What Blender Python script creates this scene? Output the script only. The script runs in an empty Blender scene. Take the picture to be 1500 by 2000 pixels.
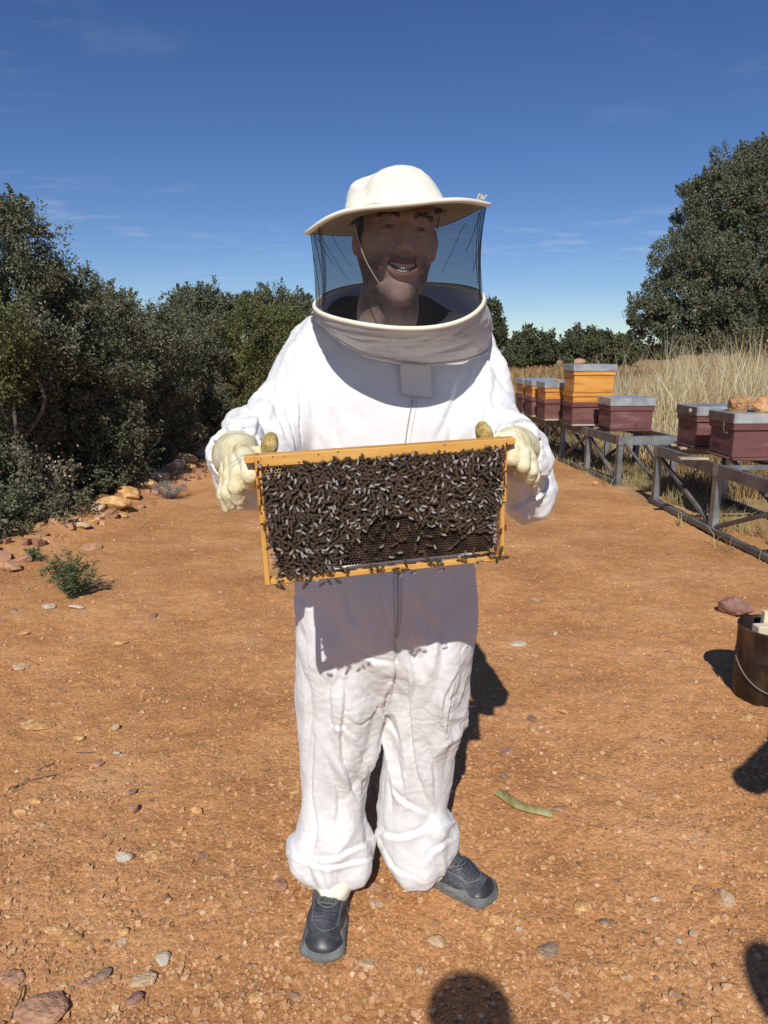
import bpy, math, random
import numpy as np
import openvdb
from mathutils import Vector, Matrix, Euler

random.seed(7)
rng = np.random.default_rng(7)
SC = bpy.context.scene
COL = SC.collection
PI = math.pi

# ------------------------------------------------------------------ camera
PITCH = math.radians(12.7)
cam_d = bpy.data.cameras.new('camera')
cam = bpy.data.objects.new('camera', cam_d)
COL.objects.link(cam)
cam_d.sensor_fit = 'VERTICAL'
cam_d.sensor_height = 36.0
cam_d.sensor_width = 27.0
cam_d.lens = 24.97
cam_d.clip_start = 0.02
cam_d.clip_end = 6000
cam.location = (0, 0, 1.5)
cam.rotation_euler = (PI / 2 - PITCH, 0, 0)
SC.camera = cam

# ------------------------------------------------------------------ light
SUN_EL, SUN_AZ = math.radians(41.3), math.radians(7)      # light travels towards +Y, a little towards +X
sd = bpy.data.lights.new('sun', 'SUN')
sun = bpy.data.objects.new('sun', sd)
COL.objects.link(sun)
sd.energy = 4.3
sd.angle = math.radians(0.53)
sd.color = (1.0, 0.965, 0.90)
ldir = Vector((math.sin(SUN_AZ) * math.cos(SUN_EL), math.cos(SUN_AZ) * math.cos(SUN_EL), -math.sin(SUN_EL)))
sun.rotation_euler = ldir.to_track_quat('-Z', 'Y').to_euler()
sun.location = (-2, -6, 12)

W = bpy.data.worlds.new('World')
SC.world = W
W.use_nodes = True
nt = W.node_tree
nt.nodes.clear()
N = nt.nodes.new
out = N('ShaderNodeOutputWorld'); bg = N('ShaderNodeBackground'); sky = N('ShaderNodeTexSky')
sky.sky_type = 'NISHITA'
sky.sun_disc = False
sky.sun_elevation = SUN_EL
sky.sun_rotation = math.radians(180) + SUN_AZ
sky.altitude = 700
sky.air_density = 0.9
sky.dust_density = 0.05
sky.ozone_density = 4.6
bg.inputs['Strength'].default_value = 0.081
# thin high cloud wisps, part of the sky itself
tc = N('ShaderNodeTexCoord'); sep = N('ShaderNodeSeparateXYZ')
nt.links.new(tc.outputs['Generated'], sep.inputs[0])
add = N('ShaderNodeMath'); add.operation = 'ADD'; add.inputs[1].default_value = 0.08
nt.links.new(sep.outputs['Z'], add.inputs[0])
dx = N('ShaderNodeMath'); dx.operation = 'DIVIDE'; nt.links.new(sep.outputs['X'], dx.inputs[0]); nt.links.new(add.outputs[0], dx.inputs[1])
dy = N('ShaderNodeMath'); dy.operation = 'DIVIDE'; nt.links.new(sep.outputs['Y'], dy.inputs[0]); nt.links.new(add.outputs[0], dy.inputs[1])
cmb = N('ShaderNodeCombineXYZ'); nt.links.new(dx.outputs[0], cmb.inputs[0]); nt.links.new(dy.outputs[0], cmb.inputs[1])
n1 = N('ShaderNodeTexNoise'); n1.inputs['Scale'].default_value = 5.0; n1.inputs['Detail'].default_value = 9; n1.inputs['Roughness'].default_value = 0.62
n2 = N('ShaderNodeTexNoise'); n2.inputs['Scale'].default_value = 0.75; n2.inputs['Detail'].default_value = 3
mp = N('ShaderNodeMapping'); mp.inputs['Scale'].default_value = (0.6, 1.0, 1); mp.inputs['Location'].default_value = (3.3, 1.7, 0)
nt.links.new(cmb.outputs[0], mp.inputs[0])
nt.links.new(mp.outputs[0], n1.inputs['Vector']); nt.links.new(mp.outputs[0], n2.inputs['Vector'])
r1 = N('ShaderNodeMapRange'); r1.inputs['From Min'].default_value = 0.50; r1.inputs['From Max'].default_value = 0.82
r2 = N('ShaderNodeMapRange'); r2.inputs['From Min'].default_value = 0.47; r2.inputs['From Max'].default_value = 0.70
nt.links.new(n1.outputs['Fac'], r1.inputs['Value']); nt.links.new(n2.outputs['Fac'], r2.inputs['Value'])
mu = N('ShaderNodeMath'); mu.operation = 'MULTIPLY'; nt.links.new(r1.outputs[0], mu.inputs[0]); nt.links.new(r2.outputs[0], mu.inputs[1])
mu2 = N('ShaderNodeMath'); mu2.operation = 'MULTIPLY'; mu2.inputs[1].default_value = 0.6; nt.links.new(mu.outputs[0], mu2.inputs[0])
# the photograph's sky is a strong clear blue: a little more saturation
hs = N('ShaderNodeHueSaturation'); hs.inputs['Hue'].default_value = 0.51; hs.inputs['Saturation'].default_value = 1.14; hs.inputs['Value'].default_value = 1.0
nt.links.new(sky.outputs[0], hs.inputs['Color'])
mx = N('ShaderNodeMix'); mx.data_type = 'RGBA'
nt.links.new(mu2.outputs[0], mx.inputs['Factor']); nt.links.new(hs.outputs[0], mx.inputs[6]); mx.inputs[7].default_value = (7.5, 8.0, 8.6, 1)
nt.links.new(mx.outputs[2], bg.inputs['Color']); nt.links.new(bg.outputs[0], out.inputs[0])

SC.view_settings.view_transform = 'Standard'
SC.view_settings.look = 'None'
SC.view_settings.gamma = 1.0
SC.view_settings.exposure = 0.06
SC.view_settings.use_curve_mapping = False
SC.render.engine = 'CYCLES'
SC.cycles.max_bounces = 8
SC.cycles.transparent_max_bounces = 24
SC.cycles.use_adaptive_sampling = True
SC.cycles.sample_clamp_indirect = 6

# ------------------------------------------------------------------ helpers
FPX = 1387.0
_c, _s = math.cos(PITCH), math.sin(PITCH)


def ray(px, py):
    u, v = (px - 750) / FPX, (1000 - py) / FPX
    return np.array([u, _c + v * _s, -_s + v * _c])


def at(px, py, Y):
    d = ray(px, py)
    return np.array([0, 0, 1.5]) + d * (Y / d[1])


def gnd(px, py, z=0.0):
    d = ray(px, py)
    return np.array([0, 0, 1.5]) + d * ((z - 1.5) / d[2])


def proj(V):
    x, y, z = V[:, 0], V[:, 1], V[:, 2] - 1.5
    zc = y * _c - z * _s
    zc = np.where(zc > 0.05, zc, 0.05)
    return 750 + FPX * x / zc, 1000 - FPX * (y * _s + z * _c) / zc


_tab = np.random.default_rng(3).permutation(256)
_grad = np.random.default_rng(4).normal(size=(256, 3)).astype(np.float32)
_grad /= np.linalg.norm(_grad, axis=1, keepdims=True)


def pn(P, seed=0):
    """gradient noise, about -0.6..0.6"""
    P = np.asarray(P, np.float32) + np.float32(seed * 17.31)
    i = np.floor(P).astype(np.int64)
    f = P - i
    u = f * f * f * (f * (f * 6 - 15) + 10)
    r = 0
    for a in (0, 1):
        wa = u[..., 0] if a else 1 - u[..., 0]
        for b in (0, 1):
            wb = u[..., 1] if b else 1 - u[..., 1]
            for c in (0, 1):
                wc = u[..., 2] if c else 1 - u[..., 2]
                h = _tab[(_tab[(_tab[(i[..., 0] + a) & 255] + i[..., 1] + b) & 255] + i[..., 2] + c) & 255]
                g = _grad[h]
                r = r + wa * wb * wc * (g[..., 0] * (f[..., 0] - a) + g[..., 1] * (f[..., 1] - b) + g[..., 2] * (f[..., 2] - c))
    return r


def fbm(P, octv=4, seed=0, rough=0.5):
    r, a, s = 0, 1.0, 1.0
    for k in range(octv):
        r = r + a * pn(P * s, seed + k)
        a *= rough
        s *= 2.03
    return r


def newmesh(name, V, F, smooth=True, mats=(), mi=None):
    """V (n,3); F list of int arrays (m,k)"""
    if not isinstance(F, (list, tuple)):
        F = [F]
    F = [np.asarray(f, np.int32) for f in F if len(f)]
    me = bpy.data.meshes.new(name)
    V = np.asarray(V, np.float32)
    me.vertices.add(len(V))
    me.vertices.foreach_set('co', V.ravel())
    tot = np.concatenate([np.full(len(f), f.shape[1], np.int32) for f in F])
    lv = np.concatenate([f.ravel() for f in F])
    st = np.concatenate([[0], np.cumsum(tot)[:-1]]).astype(np.int32)
    me.loops.add(len(lv))
    me.loops.foreach_set('vertex_index', lv)
    me.polygons.add(len(tot))
    me.polygons.foreach_set('loop_start', st)
    me.polygons.foreach_set('loop_total', tot)
    me.polygons.foreach_set('use_smooth', np.full(len(tot), smooth, bool))
    if mi is not None:
        me.polygons.foreach_set('material_index', np.asarray(mi, np.int32))
    for m in mats:
        me.materials.append(m)
    me.update(calc_edges=True)
    me.validate()
    return me


def link(name, me, parent=None):
    o = bpy.data.objects.new(name, me)
    COL.objects.link(o)
    if parent is not None:
        o.parent = parent
    return o


def tag(o, label=None, cat=None, group=None, kind=None):
    if label: o['label'] = label
    if cat: o['category'] = cat
    if group: o['group'] = group
    if kind: o['kind'] = kind
    return o


def thing(name, loc=(0, 0, 0), rz=0.0, label=None, cat=None, group=None):
    o = bpy.data.objects.new(name, None)
    o.empty_display_size = 0.1
    COL.objects.link(o)
    o.location = [float(v) for v in loc]
    o.rotation_euler = (0, 0, rz)
    return tag(o, label, cat, group)


def copy_tree(o, parent=None):
    c = o.copy()
    COL.objects.link(c)
    if parent is not None:
        c.parent = parent
    for ch in list(o.children):
        copy_tree(ch, c)
    return c


_ct = []
for sx in (-1, 1):
    for sy in (-1, 1):
        for sz in (-1, 1):
            for a in range(3):
                _ct.append(((sx, sy, sz), a))
_ci = {k: i for i, k in enumerate(_ct)}
_S = np.array([k[0] for k in _ct], float)
_E = np.array([[1.0 if a == j else 0.0 for j in range(3)] for (_, a) in _ct])


def _cf():
    q, t = [], []
    sg = (-1, 1)
    P = _S * (1 - 0.2 * (1 - _E))

    def ori(f):
        p = P[list(f)]
        n = np.cross(p[1] - p[0], p[2] - p[0])
        return f if n @ p.mean(0) > 0 else f[::-1]
    for a in range(3):
        b, c = [(1, 2), (0, 2), (0, 1)][a]
        for s in sg:
            f = []
            for (x, y) in ((-1, -1), (1, -1), (1, 1), (-1, 1)):
                k = [0, 0, 0]; k[a] = s; k[b] = x; k[c] = y
                f.append(_ci[(tuple(k), a)])
            q.append(ori(tuple(f)))
    for c in range(3):
        a, b = [(1, 2), (0, 2), (0, 1)][c]
        for s1 in sg:
            for s2 in sg:
                k = [0, 0, 0]; k[a] = s1; k[b] = s2
                k0 = list(k); k1 = list(k); k0[c] = -1; k1[c] = 1
                q.append(ori((_ci[(tuple(k0), a)], _ci[(tuple(k1), a)], _ci[(tuple(k1), b)], _ci[(tuple(k0), b)])))
    for sx in sg:
        for sy in sg:
            for sz in sg:
                t.append(ori(tuple(_ci[((sx, sy, sz), a)] for a in range(3))))
    return np.array(q), np.array(t)


_CQ, _CT = _cf()


class MB:
    """collects shapes into one mesh"""
    def __init__(s):
        s.V = []; s.F = {}; s.n = 0; s.M = {}

    def add(s, V, Fs, mi=0):
        V = np.asarray(V, float)
        for f in (Fs if isinstance(Fs, (list, tuple)) else [Fs]):
            f = np.asarray(f, int)
            if len(f):
                s.F.setdefault(f.shape[1], []).append(f + s.n)
                s.M.setdefault(f.shape[1], []).append(np.full(len(f), mi))
        s.V.append(V); s.n += len(V)
        return s

    def box(s, c, size, R=None, b=0.003, mi=0):
        h = np.array(size, float) / 2
        b = min(b, h.min() * 0.45)
        V = _S * (h - b * (1 - _E))
        if R is not None: V = V @ np.array(R).T
        return s.add(V + np.array(c, float), [_CQ, _CT], mi)

    def beam(s, p, q, w, t, up=(0, 0, 1), b=0.003, mi=0):
        p, q = np.array(p, float), np.array(q, float)
        d = q - p; L = np.linalg.norm(d); d /= L
        x = np.cross(d, up); x /= np.linalg.norm(x); u = np.cross(x, d)
        R = np.stack([x, d, u], 1)
        return s.box((p + q) / 2, (w, L, t), R, b, mi)

    def tube(s, path, r, n=8, cap=True, mi=0, flat=None):
        P = np.array(path, float); m = len(P)
        r = np.broadcast_to(np.asarray(r, float), (m,))
        T = np.gradient(P, axis=0); T /= np.linalg.norm(T, axis=1, keepdims=True) + 1e-12
        ref = np.array([0, 0, 1.0]) if abs(T[0][2]) < 0.9 else np.array([1.0, 0, 0])
        V = []
        x = np.cross(T[0], ref); x /= np.linalg.norm(x)
        for i in range(m):
            x = x - T[i] * (x @ T[i]); x /= np.linalg.norm(x) + 1e-12
            y = np.cross(T[i], x)
            a = np.arange(n) * 2 * PI / n
            fx = 1.0 if flat is None else flat
            V.append(P[i] + r[i] * (np.cos(a)[:, None] * x + fx * np.sin(a)[:, None] * y))
        V = np.concatenate(V)
        i = np.arange(m - 1)[:, None] * n; j = np.arange(n)[None]; k = (j + 1) % n
        Q = np.stack([i + j, i + k, i + n + k, i + n + j], -1).reshape(-1, 4)
        s.add(V, Q, mi)
        if cap:
            s.n -= len(V)
            b = s.n
            s.F.setdefault(n, []).append(np.array([list(range(n))[::-1]]) + b); s.M.setdefault(n, []).append(np.array([mi]))
            s.F[n].append(np.array([list(range((m - 1) * n, m * n))]) + b); s.M[n].append(np.array([mi]))
            s.n += len(V)
        return s

    def mesh(s, name, mats, smooth=False):
        ks = sorted(s.F)
        F = [np.concatenate(s.F[k]) for k in ks]
        mi = np.concatenate([np.concatenate(s.M[k]) for k in ks])
        return newmesh(name, np.concatenate(s.V), F, smooth, mats if isinstance(mats, (list, tuple)) else [mats], mi)

    def build(s, name, mats, parent=None, smooth=False, world=False):
        if world and parent is not None:
            s.V = [v - np.array(parent.location) for v in s.V]
        return link(name, s.mesh(name, mats, smooth), parent)


def grid_faces(nu, nv, wrap_u=False):
    iu = np.arange(nu if wrap_u else nu - 1)[:, None]; iv = np.arange(nv - 1)[None]
    ju = (iu + 1) % nu
    return np.stack([iu * nv + iv, ju * nv + iv, ju * nv + iv + 1, iu * nv + iv + 1], -1).reshape(-1, 4)


def catmull(P, n):
    P = np.array(P, float)
    Q = np.concatenate([[2 * P[0] - P[1]], P, [2 * P[-1] - P[-2]]])
    o = []
    for i in range(len(P) - 1):
        a, b, c, d = Q[i:i + 4]
        for t in np.linspace(0, 1, n, endpoint=False):
            o.append(0.5 * ((2 * b) + (-a + c) * t + (2 * a - 5 * b + 4 * c - d) * t * t + (-a + 3 * b - 3 * c + d) * t ** 3))
    o.append(P[-1])
    return np.array(o)


# ------------------------------------------------------------------ materials
def mat(name, cols, scale=6.0, rough=0.7, bump=0.0, bscale=60.0, metal=0.0, stretch=(1, 1, 1), detail=6.0, spec=0.5,
        pos=None, noise_rough=0.6, attr=None, bdist=0.01, trans=0.0, alpha=1.0, sheen=0.0, bstretch=None, rvar=0.0, obj_rand=0.0):
    m = bpy.data.materials.new(name)
    m.use_nodes = True
    t = m.node_tree
    p = t.nodes['Principled BSDF']
    p.inputs['Roughness'].default_value = rough
    p.inputs['Metallic'].default_value = metal
    p.inputs['Specular IOR Level'].default_value = spec
    if sheen: p.inputs['Sheen Weight'].default_value = sheen
    if alpha < 1: p.inputs['Alpha'].default_value = alpha
    co = t.nodes.new('ShaderNodeTexCoord')
    mpn = t.nodes.new('ShaderNodeMapping'); mpn.inputs['Scale'].default_value = stretch
    t.links.new(co.outputs['Object'], mpn.inputs[0])
    src = mpn.outputs[0]
    if obj_rand:
        oi = t.nodes.new('ShaderNodeObjectInfo')
        vm = t.nodes.new('ShaderNodeVectorMath'); vm.operation = 'SCALE'; vm.inputs[0].default_value = (7, 3, 5)
        t.links.new(oi.outputs['Random'], vm.inputs['Scale'])
        va = t.nodes.new('ShaderNodeVectorMath'); va.operation = 'ADD'
        t.links.new(src, va.inputs[0]); t.links.new(vm.outputs[0], va.inputs[1]); src = va.outputs[0]
    nz = t.nodes.new('ShaderNodeTexNoise')
    nz.inputs['Scale'].default_value = scale; nz.inputs['Detail'].default_value = detail; nz.inputs['Roughness'].default_value = noise_rough
    t.links.new(src, nz.inputs['Vector'])
    fac = nz.outputs['Fac']
    if attr:
        at_ = t.nodes.new('ShaderNodeAttribute'); at_.attribute_name = attr
        mm = t.nodes.new('ShaderNodeMath'); mm.operation = 'MULTIPLY_ADD'; mm.inputs[1].default_value = 0.5; 
        sb = t.nodes.new('ShaderNodeMath'); sb.operation = 'MULTIPLY'; sb.inputs[1].default_value = 0.5
        t.links.new(fac, sb.inputs[0]); t.links.new(at_.outputs['Fac'], mm.inputs[0]); t.links.new(sb.outputs[0], mm.inputs[2])
        fac = mm.outputs[0]
    cr = t.nodes.new('ShaderNodeValToRGB')
    e = cr.color_ramp.elements
    pos = pos or list(np.linspace(0.32, 0.68, len(cols)))
    while len(e) < len(cols): e.new(0.5)
    for i, c in enumerate(cols):
        e[i].position = pos[i]; e[i].color = (*c, 1)
    t.links.new(fac, cr.inputs[0])
    t.links.new(cr.outputs[0], p.inputs['Base Color'])
    if rvar:
        rr = t.nodes.new('ShaderNodeMapRange'); rr.inputs['To Min'].default_value = max(0, rough - rvar); rr.inputs['To Max'].default_value = rough + rvar
        t.links.new(nz.outputs['Fac'], rr.inputs['Value']); t.links.new(rr.outputs[0], p.inputs['Roughness'])
    if bump:
        bn = t.nodes.new('ShaderNodeTexNoise'); bn.inputs['Scale'].default_value = bscale; bn.inputs['Detail'].default_value = 5
        if bstretch:
            mb = t.nodes.new('ShaderNodeMapping'); mb.inputs['Scale'].default_value = bstretch
            t.links.new(co.outputs['Object'], mb.inputs[0]); t.links.new(mb.outputs[0], bn.inputs['Vector'])
        else:
            t.links.new(src, bn.inputs['Vector'])
        bp = t.nodes.new('ShaderNodeBump'); bp.inputs['Strength'].default_value = bump; bp.inputs['Distance'].default_value = bdist
        t.links.new(bn.outputs['Fac'], bp.inputs['Height']); t.links.new(bp.outputs[0], p.inputs['Normal'])
    if trans:
        tr = t.nodes.new('ShaderNodeBsdfTranslucent'); ms = t.nodes.new('ShaderNodeMixShader'); ms.inputs[0].default_value = trans
        t.links.new(cr.outputs[0], tr.inputs['Color'])
        t.links.new(p.outputs[0], ms.inputs[1]); t.links.new(tr.outputs[0], ms.inputs[2])
        t.links.new(ms.outputs[0], t.nodes['Material Output'].inputs[0])
    return m


class Field:
    """signed distance field on a voxel grid"""
    def __init__(s, lo, hi, h, far=0.08):
        s.lo = np.array(lo, float); s.h = h; s.far = far
        n = np.ceil((np.array(hi) - s.lo) / h).astype(int) + 1
        s.a = np.full(n, far, np.float32)

    def reg(s, lo, hi):
        i0 = np.clip(np.floor((np.array(lo) - s.lo) / s.h).astype(int), 0, np.array(s.a.shape) - 1)
        i1 = np.clip(np.ceil((np.array(hi) - s.lo) / s.h).astype(int) + 1, 1, np.array(s.a.shape))
        sl = tuple(slice(a, b) for a, b in zip(i0, i1))
        X = [(np.arange(a, b) * s.h + l).astype(np.float32) for a, b, l in zip(i0, i1, s.lo)]
        return sl, X[0][:, None, None], X[1][None, :, None], X[2][None, None, :]

    def comb(s, sl, d, k, op):
        a = s.a[sl]
        if op == 'u':
            h = np.clip(0.5 + 0.5 * (a - d) / k, 0, 1)
            s.a[sl] = a * (1 - h) + d * h - k * h * (1 - h)
        else:
            d = -d
            h = np.clip(0.5 - 0.5 * (a - d) / k, 0, 1)
            s.a[sl] = a * (1 - h) + d * h + k * h * (1 - h)

    def cone(s, p, q, r1, r2, k=0.01, op='u', sc=None):
        p, q = np.array(p, float), np.array(q, float)
        R = max(r1, r2); m = R + s.far * 0.6 + k
        sl, x, y, z = s.reg(np.minimum(p, q) - m, np.maximum(p, q) + m)
        d = q - p; L2 = d @ d + 1e-12
        t = np.clip(((x - p[0]) * d[0] + (y - p[1]) * d[1] + (z - p[2]) * d[2]) / L2, 0, 1)
        D = np.sqrt((x - p[0] - t * d[0]) ** 2 + (y - p[1] - t * d[1]) ** 2 + (z - p[2] - t * d[2]) ** 2) - (r1 + t * (r2 - r1))
        s.comb(sl, D, k, op)

    def chain(s, pts, rs, k=0.01, op='u'):
        for i in range(len(pts) - 1):
            s.cone(pts[i], pts[i + 1], rs[i], rs[i + 1], k, op)

    def ell(s, c, r, k=0.01, op='u', R=None):
        c = np.array(c, float); r = np.array(r, float)
        m = r.max() + s.far * 0.6 + k
        sl, x, y, z = s.reg(c - m, c + m)
        x, y, z = x - c[0], y - c[1], z - c[2]
        if R is not None:
            R = np.array(R)
            x, y, z = (R[0, 0] * x + R[1, 0] * y + R[2, 0] * z, R[0, 1] * x + R[1, 1] * y + R[2, 1] * z, R[0, 2] * x + R[1, 2] * y + R[2, 2] * z)
        k0 = np.sqrt((x / r[0]) ** 2 + (y / r[1]) ** 2 + (z / r[2]) ** 2)
        k1 = np.sqrt((x / r[0] ** 2) ** 2 + (y / r[1] ** 2) ** 2 + (z / r[2] ** 2) ** 2) + 1e-9
        s.comb(sl, (k0 * (k0 - 1) / k1).astype(np.float32), k, op)

    def box(s, c, hsz, r, k=0.01, op='u', R=None):
        c = np.array(c, float); hh = np.array(hsz, float) - r
        m = np.linalg.norm(hsz) + s.far * 0.6 + k
        sl, x, y, z = s.reg(c - m, c + m)
        x, y, z = x - c[0], y - c[1], z - c[2]
        if R is not None:
            R = np.array(R)
            x, y, z = (R[0, 0] * x + R[1, 0] * y + R[2, 0] * z, R[0, 1] * x + R[1, 1] * y + R[2, 1] * z, R[0, 2] * x + R[1, 2] * y + R[2, 2] * z)
        qx, qy, qz = np.abs(x) - hh[0], np.abs(y) - hh[1], np.abs(z) - hh[2]
        D = np.sqrt(np.maximum(qx, 0) ** 2 + np.maximum(qy, 0) ** 2 + np.maximum(qz, 0) ** 2) + np.minimum(np.maximum(qx, np.maximum(qy, qz)), 0) - r
        s.comb(sl, D.astype(np.float32), k, op)

    def loft(s, rows, k=0.01, op='u', p=2.0):
        """rows of (z, cx, cy, rx, ry)"""
        A = np.array(sorted(rows), float)
        m = s.far * 0.6
        lo = [(A[:, 1] - A[:, 3]).min() - m, (A[:, 2] - A[:, 4]).min() - m, A[0, 0] - m]
        hi = [(A[:, 1] + A[:, 3]).max() + m, (A[:, 2] + A[:, 4]).max() + m, A[-1, 0] + m]
        sl, x, y, z = s.reg(lo, hi)
        zz = z.ravel()
        g = catmull(A, 8)
        f = [np.interp(zz, g[:, 0], g[:, j]).astype(np.float32)[None, None, :] for j in range(1, 5)]
        q = (np.abs((x - f[0]) / f[2]) ** p + np.abs((y - f[1]) / f[3]) ** p) ** (1 / p)
        D = (q - 1) * np.minimum(f[2], f[3])
        e = np.maximum(A[0, 0] - z, z - A[-1, 0])
        D = np.where(e > 0, np.sqrt(np.maximum(D, 0) ** 2 + e ** 2), np.maximum(D, e)).astype(np.float32)
        s.comb(sl, D, k, op)

    def mesh(s):
        g = openvdb.FloatGrid(s.far)
        g.copyFromArray(s.a)
        r = g.convertToPolygons(isovalue=0.0)
        V, Q = np.array(r[0], float), np.array(r[-1], int)
        V = V * s.h + s.lo
        # outward orientation
        a = V[Q]
        vol = np.einsum('ij,ij->i', a[:, 0], np.cross(a[:, 1], a[:, 2])).sum() + np.einsum('ij,ij->i', a[:, 0], np.cross(a[:, 2], a[:, 3])).sum()
        if vol < 0: Q = Q[:, ::-1]
        return V, Q


def vnormals(V, Q):
    a = V[Q]
    fn = np.cross(a[:, 2] - a[:, 0], a[:, 3] - a[:, 1])
    n = np.zeros_like(V)
    for j in range(4):
        for c in range(3):
            n[:, c] += np.bincount(Q[:, j], fn[:, c], len(V))
    return n / (np.linalg.norm(n, axis=1, keepdims=True) + 1e-12)


def relax(V, Q, it=2, w=0.5):
    deg = np.bincount(Q.ravel(), minlength=len(V)).astype(float)
    for _ in range(it):
        s = np.zeros_like(V)
        for j in range(4):
            for c in range(3):
                s[:, c] += np.bincount(Q[:, j], V[Q[:, (j + 1) % 4], c] + V[Q[:, (j + 3) % 4], c], len(V))
        V = V * (1 - w) + w * s / (2 * deg[:, None])
    return V

# ------------------------------------------------------------------ ground
def sst(a, b, x):
    t = np.clip((x - a) / (b - a), 0, 1)
    return t * t * (3 - 2 * t)


def edge_left(y):
    return -2.72 + 0.22 * np.sin(y * 0.9 + 1.0) * 0.6 + 0.10 * np.sin(y * 2.3) + 1.9 * sst(11.5, 20, y)


def H(x, y, micro=False):
    x = np.asarray(x, float); y = np.asarray(y, float)
    e = edge_left(y)
    z = -0.42 * sst(0.05, 1.3, e - x) * (1 - sst(9, 14, y))
    z = z + 0.12 * np.exp(-((x - e + 0.10) / 0.30) ** 2) * (1 - sst(10, 14, y))
    z = z + 0.42 * sst(4.1, 7.5, x) * (1 - sst(22, 60, y)) * sst(4.5, 8.0, y)
    P = np.stack([x, y, np.zeros_like(x)], -1)
    near = 1 - sst(14, 40, np.abs(y))
    z = z + 0.030 * near * pn(P * 0.55, 5) + 0.35 * (1 - near) * pn(P * 0.02, 6) * sst(40, 300, np.abs(y))
    if micro:
        m = (1 - sst(7, 16, y))
        z = z + m * (0.016 * pn(P * 3.1, 8) + 0.010 * fbm(P * 11, 3, 9) + 0.0085 * np.abs(fbm(P * 38, 2, 12)) * (0.4 + 1.2 * np.clip(pn(P * 2.2, 19) + 0.4, 0, 1)))
    return z


def axis(lo, hi, d0, far_lo, far_hi, g):
    a = list(np.arange(lo, hi + 1e-6, d0))
    d = d0
    while a[-1] < far_hi: d *= g; a.append(a[-1] + d)
    d = d0
    while a[0] > far_lo: d *= g; a.insert(0, a[0] - d)
    return np.array(a)


gx = axis(-2.9, 2.9, 0.0115, -2600, 2600, 1.11)
gy = [0.6]
while gy[-1] < 16: gy.append(gy[-1] + max(0.0095, 0.0042 * gy[-1]))
d = 0.08
while gy[-1] < 5000: d *= 1.10; gy.append(gy[-1] + d)
lo = [0.6]; d = 0.02
while lo[0] > -60: d *= 1.3; lo.insert(0, lo[0] - d)
gy = np.array(lo[:-1] + gy)
GX, GY = np.meshgrid(gx, gy, indexing='ij')
GZ = H(GX, GY, True)
V = np.stack([GX, GY, GZ], -1).reshape(-1, 3)
Q = grid_faces(len(gx), len(gy))
print('ground quads', len(Q))

gm = bpy.data.materials.new('red_earth'); gm.use_nodes = True
t = gm.node_tree; p = t.nodes['Principled BSDF']; N = t.nodes.new; Lk = t.links.new
p.inputs['Roughness'].default_value = 0.95; p.inputs['Specular IOR Level'].default_value = 0.15
co = N('ShaderNodeTexCoord').outputs['Object']


def tnoise(scale, detail=4, rough=0.6, vec=None):
    n = N('ShaderNodeTexNoise'); n.inputs['Scale'].default_value = scale; n.inputs['Detail'].default_value = detail; n.inputs['Roughness'].default_value = rough
    Lk(vec or co, n.inputs['Vector']); return n.outputs['Fac']


def tramp(fac, stops):
    c = N('ShaderNodeValToRGB'); e = c.color_ramp.elements
    while len(e) < len(stops): e.new(0.5)
    for i, (ps, cl) in enumerate(stops): e[i].position = ps; e[i].color = (*cl, 1)
    Lk(fac, c.inputs[0]); return c.outputs[0]


def tmix(f, a, b, mode='MIX'):
    m = N('ShaderNodeMix'); m.data_type = 'RGBA'; m.blend_type = mode
    if isinstance(f, (int, float)): m.inputs[0].default_value = f
    else: Lk(f, m.inputs[0])
    Lk(a, m.inputs[6]); Lk(b, m.inputs[7]); return m.outputs[2]


base = tramp(tnoise(1.6, 8, 0.65), [(0.30, (0.43, 0.212, 0.085)), (0.5, (0.57, 0.300, 0.126)), (0.70, (0.68, 0.400, 0.195))])
big = tramp(tnoise(0.33, 3, 0.5), [(0.35, (0.88, 0.84, 0.80)), (0.65, (1.08, 1.0, 0.97))])
base = tmix(1.0, base, big, 'MULTIPLY')
vo = N('ShaderNodeTexVoronoi'); vo.inputs['Scale'].default_value = 85; Lk(co, vo.inputs['Vector'])
spk = tramp(vo.outputs['Color'], [(0.0, (0.62, 0.56, 0.52)), (0.35, (0.95, 0.93, 0.92)), (0.75, (1.02, 1.0, 1.0)), (1.0, (1.38, 1.38, 1.42))])
base = tmix(0.85, base, spk, 'MULTIPLY')
vo2 = N('ShaderNodeTexVoronoi'); vo2.inputs['Scale'].default_value = 240; Lk(co, vo2.inputs['Vector'])
spk2 = tramp(vo2.outputs['Color'], [(0.0, (0.60, 0.55, 0.5)), (0.4, (0.95, 0.95, 0.95)), (0.85, (1.05, 1.05, 1.05)), (1.0, (1.65, 1.6, 1.55))])
base = tmix(0.6, base, spk2, 'MULTIPLY')
fld = tramp(tnoise(2.4, 8, 0.7), [(0.3, (0.20, 0.125, 0.058)), (0.5, (0.33, 0.225, 0.105)), (0.7, (0.44, 0.33, 0.17))])
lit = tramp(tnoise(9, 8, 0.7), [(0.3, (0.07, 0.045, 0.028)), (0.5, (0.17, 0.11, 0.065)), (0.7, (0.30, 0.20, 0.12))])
a1 = N('ShaderNodeAttribute'); a1.attribute_name = 'field'
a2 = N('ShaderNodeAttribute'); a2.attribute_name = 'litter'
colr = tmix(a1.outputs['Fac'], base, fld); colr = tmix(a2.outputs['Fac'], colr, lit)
Lk(colr, p.inputs['Base Color'])
b1 = N('ShaderNodeBump'); b1.inputs['Strength'].default_value = 0.9; b1.inputs['Distance'].default_value = 0.006
Lk(tnoise(75, 6, 0.7), b1.inputs['Height'])
b2 = N('ShaderNodeBump'); b2.inputs['Strength'].default_value = 0.6; b2.inputs['Distance'].default_value = 0.004
Lk(vo.outputs['Distance'], b2.inputs['Height']); b2.invert = True
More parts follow.
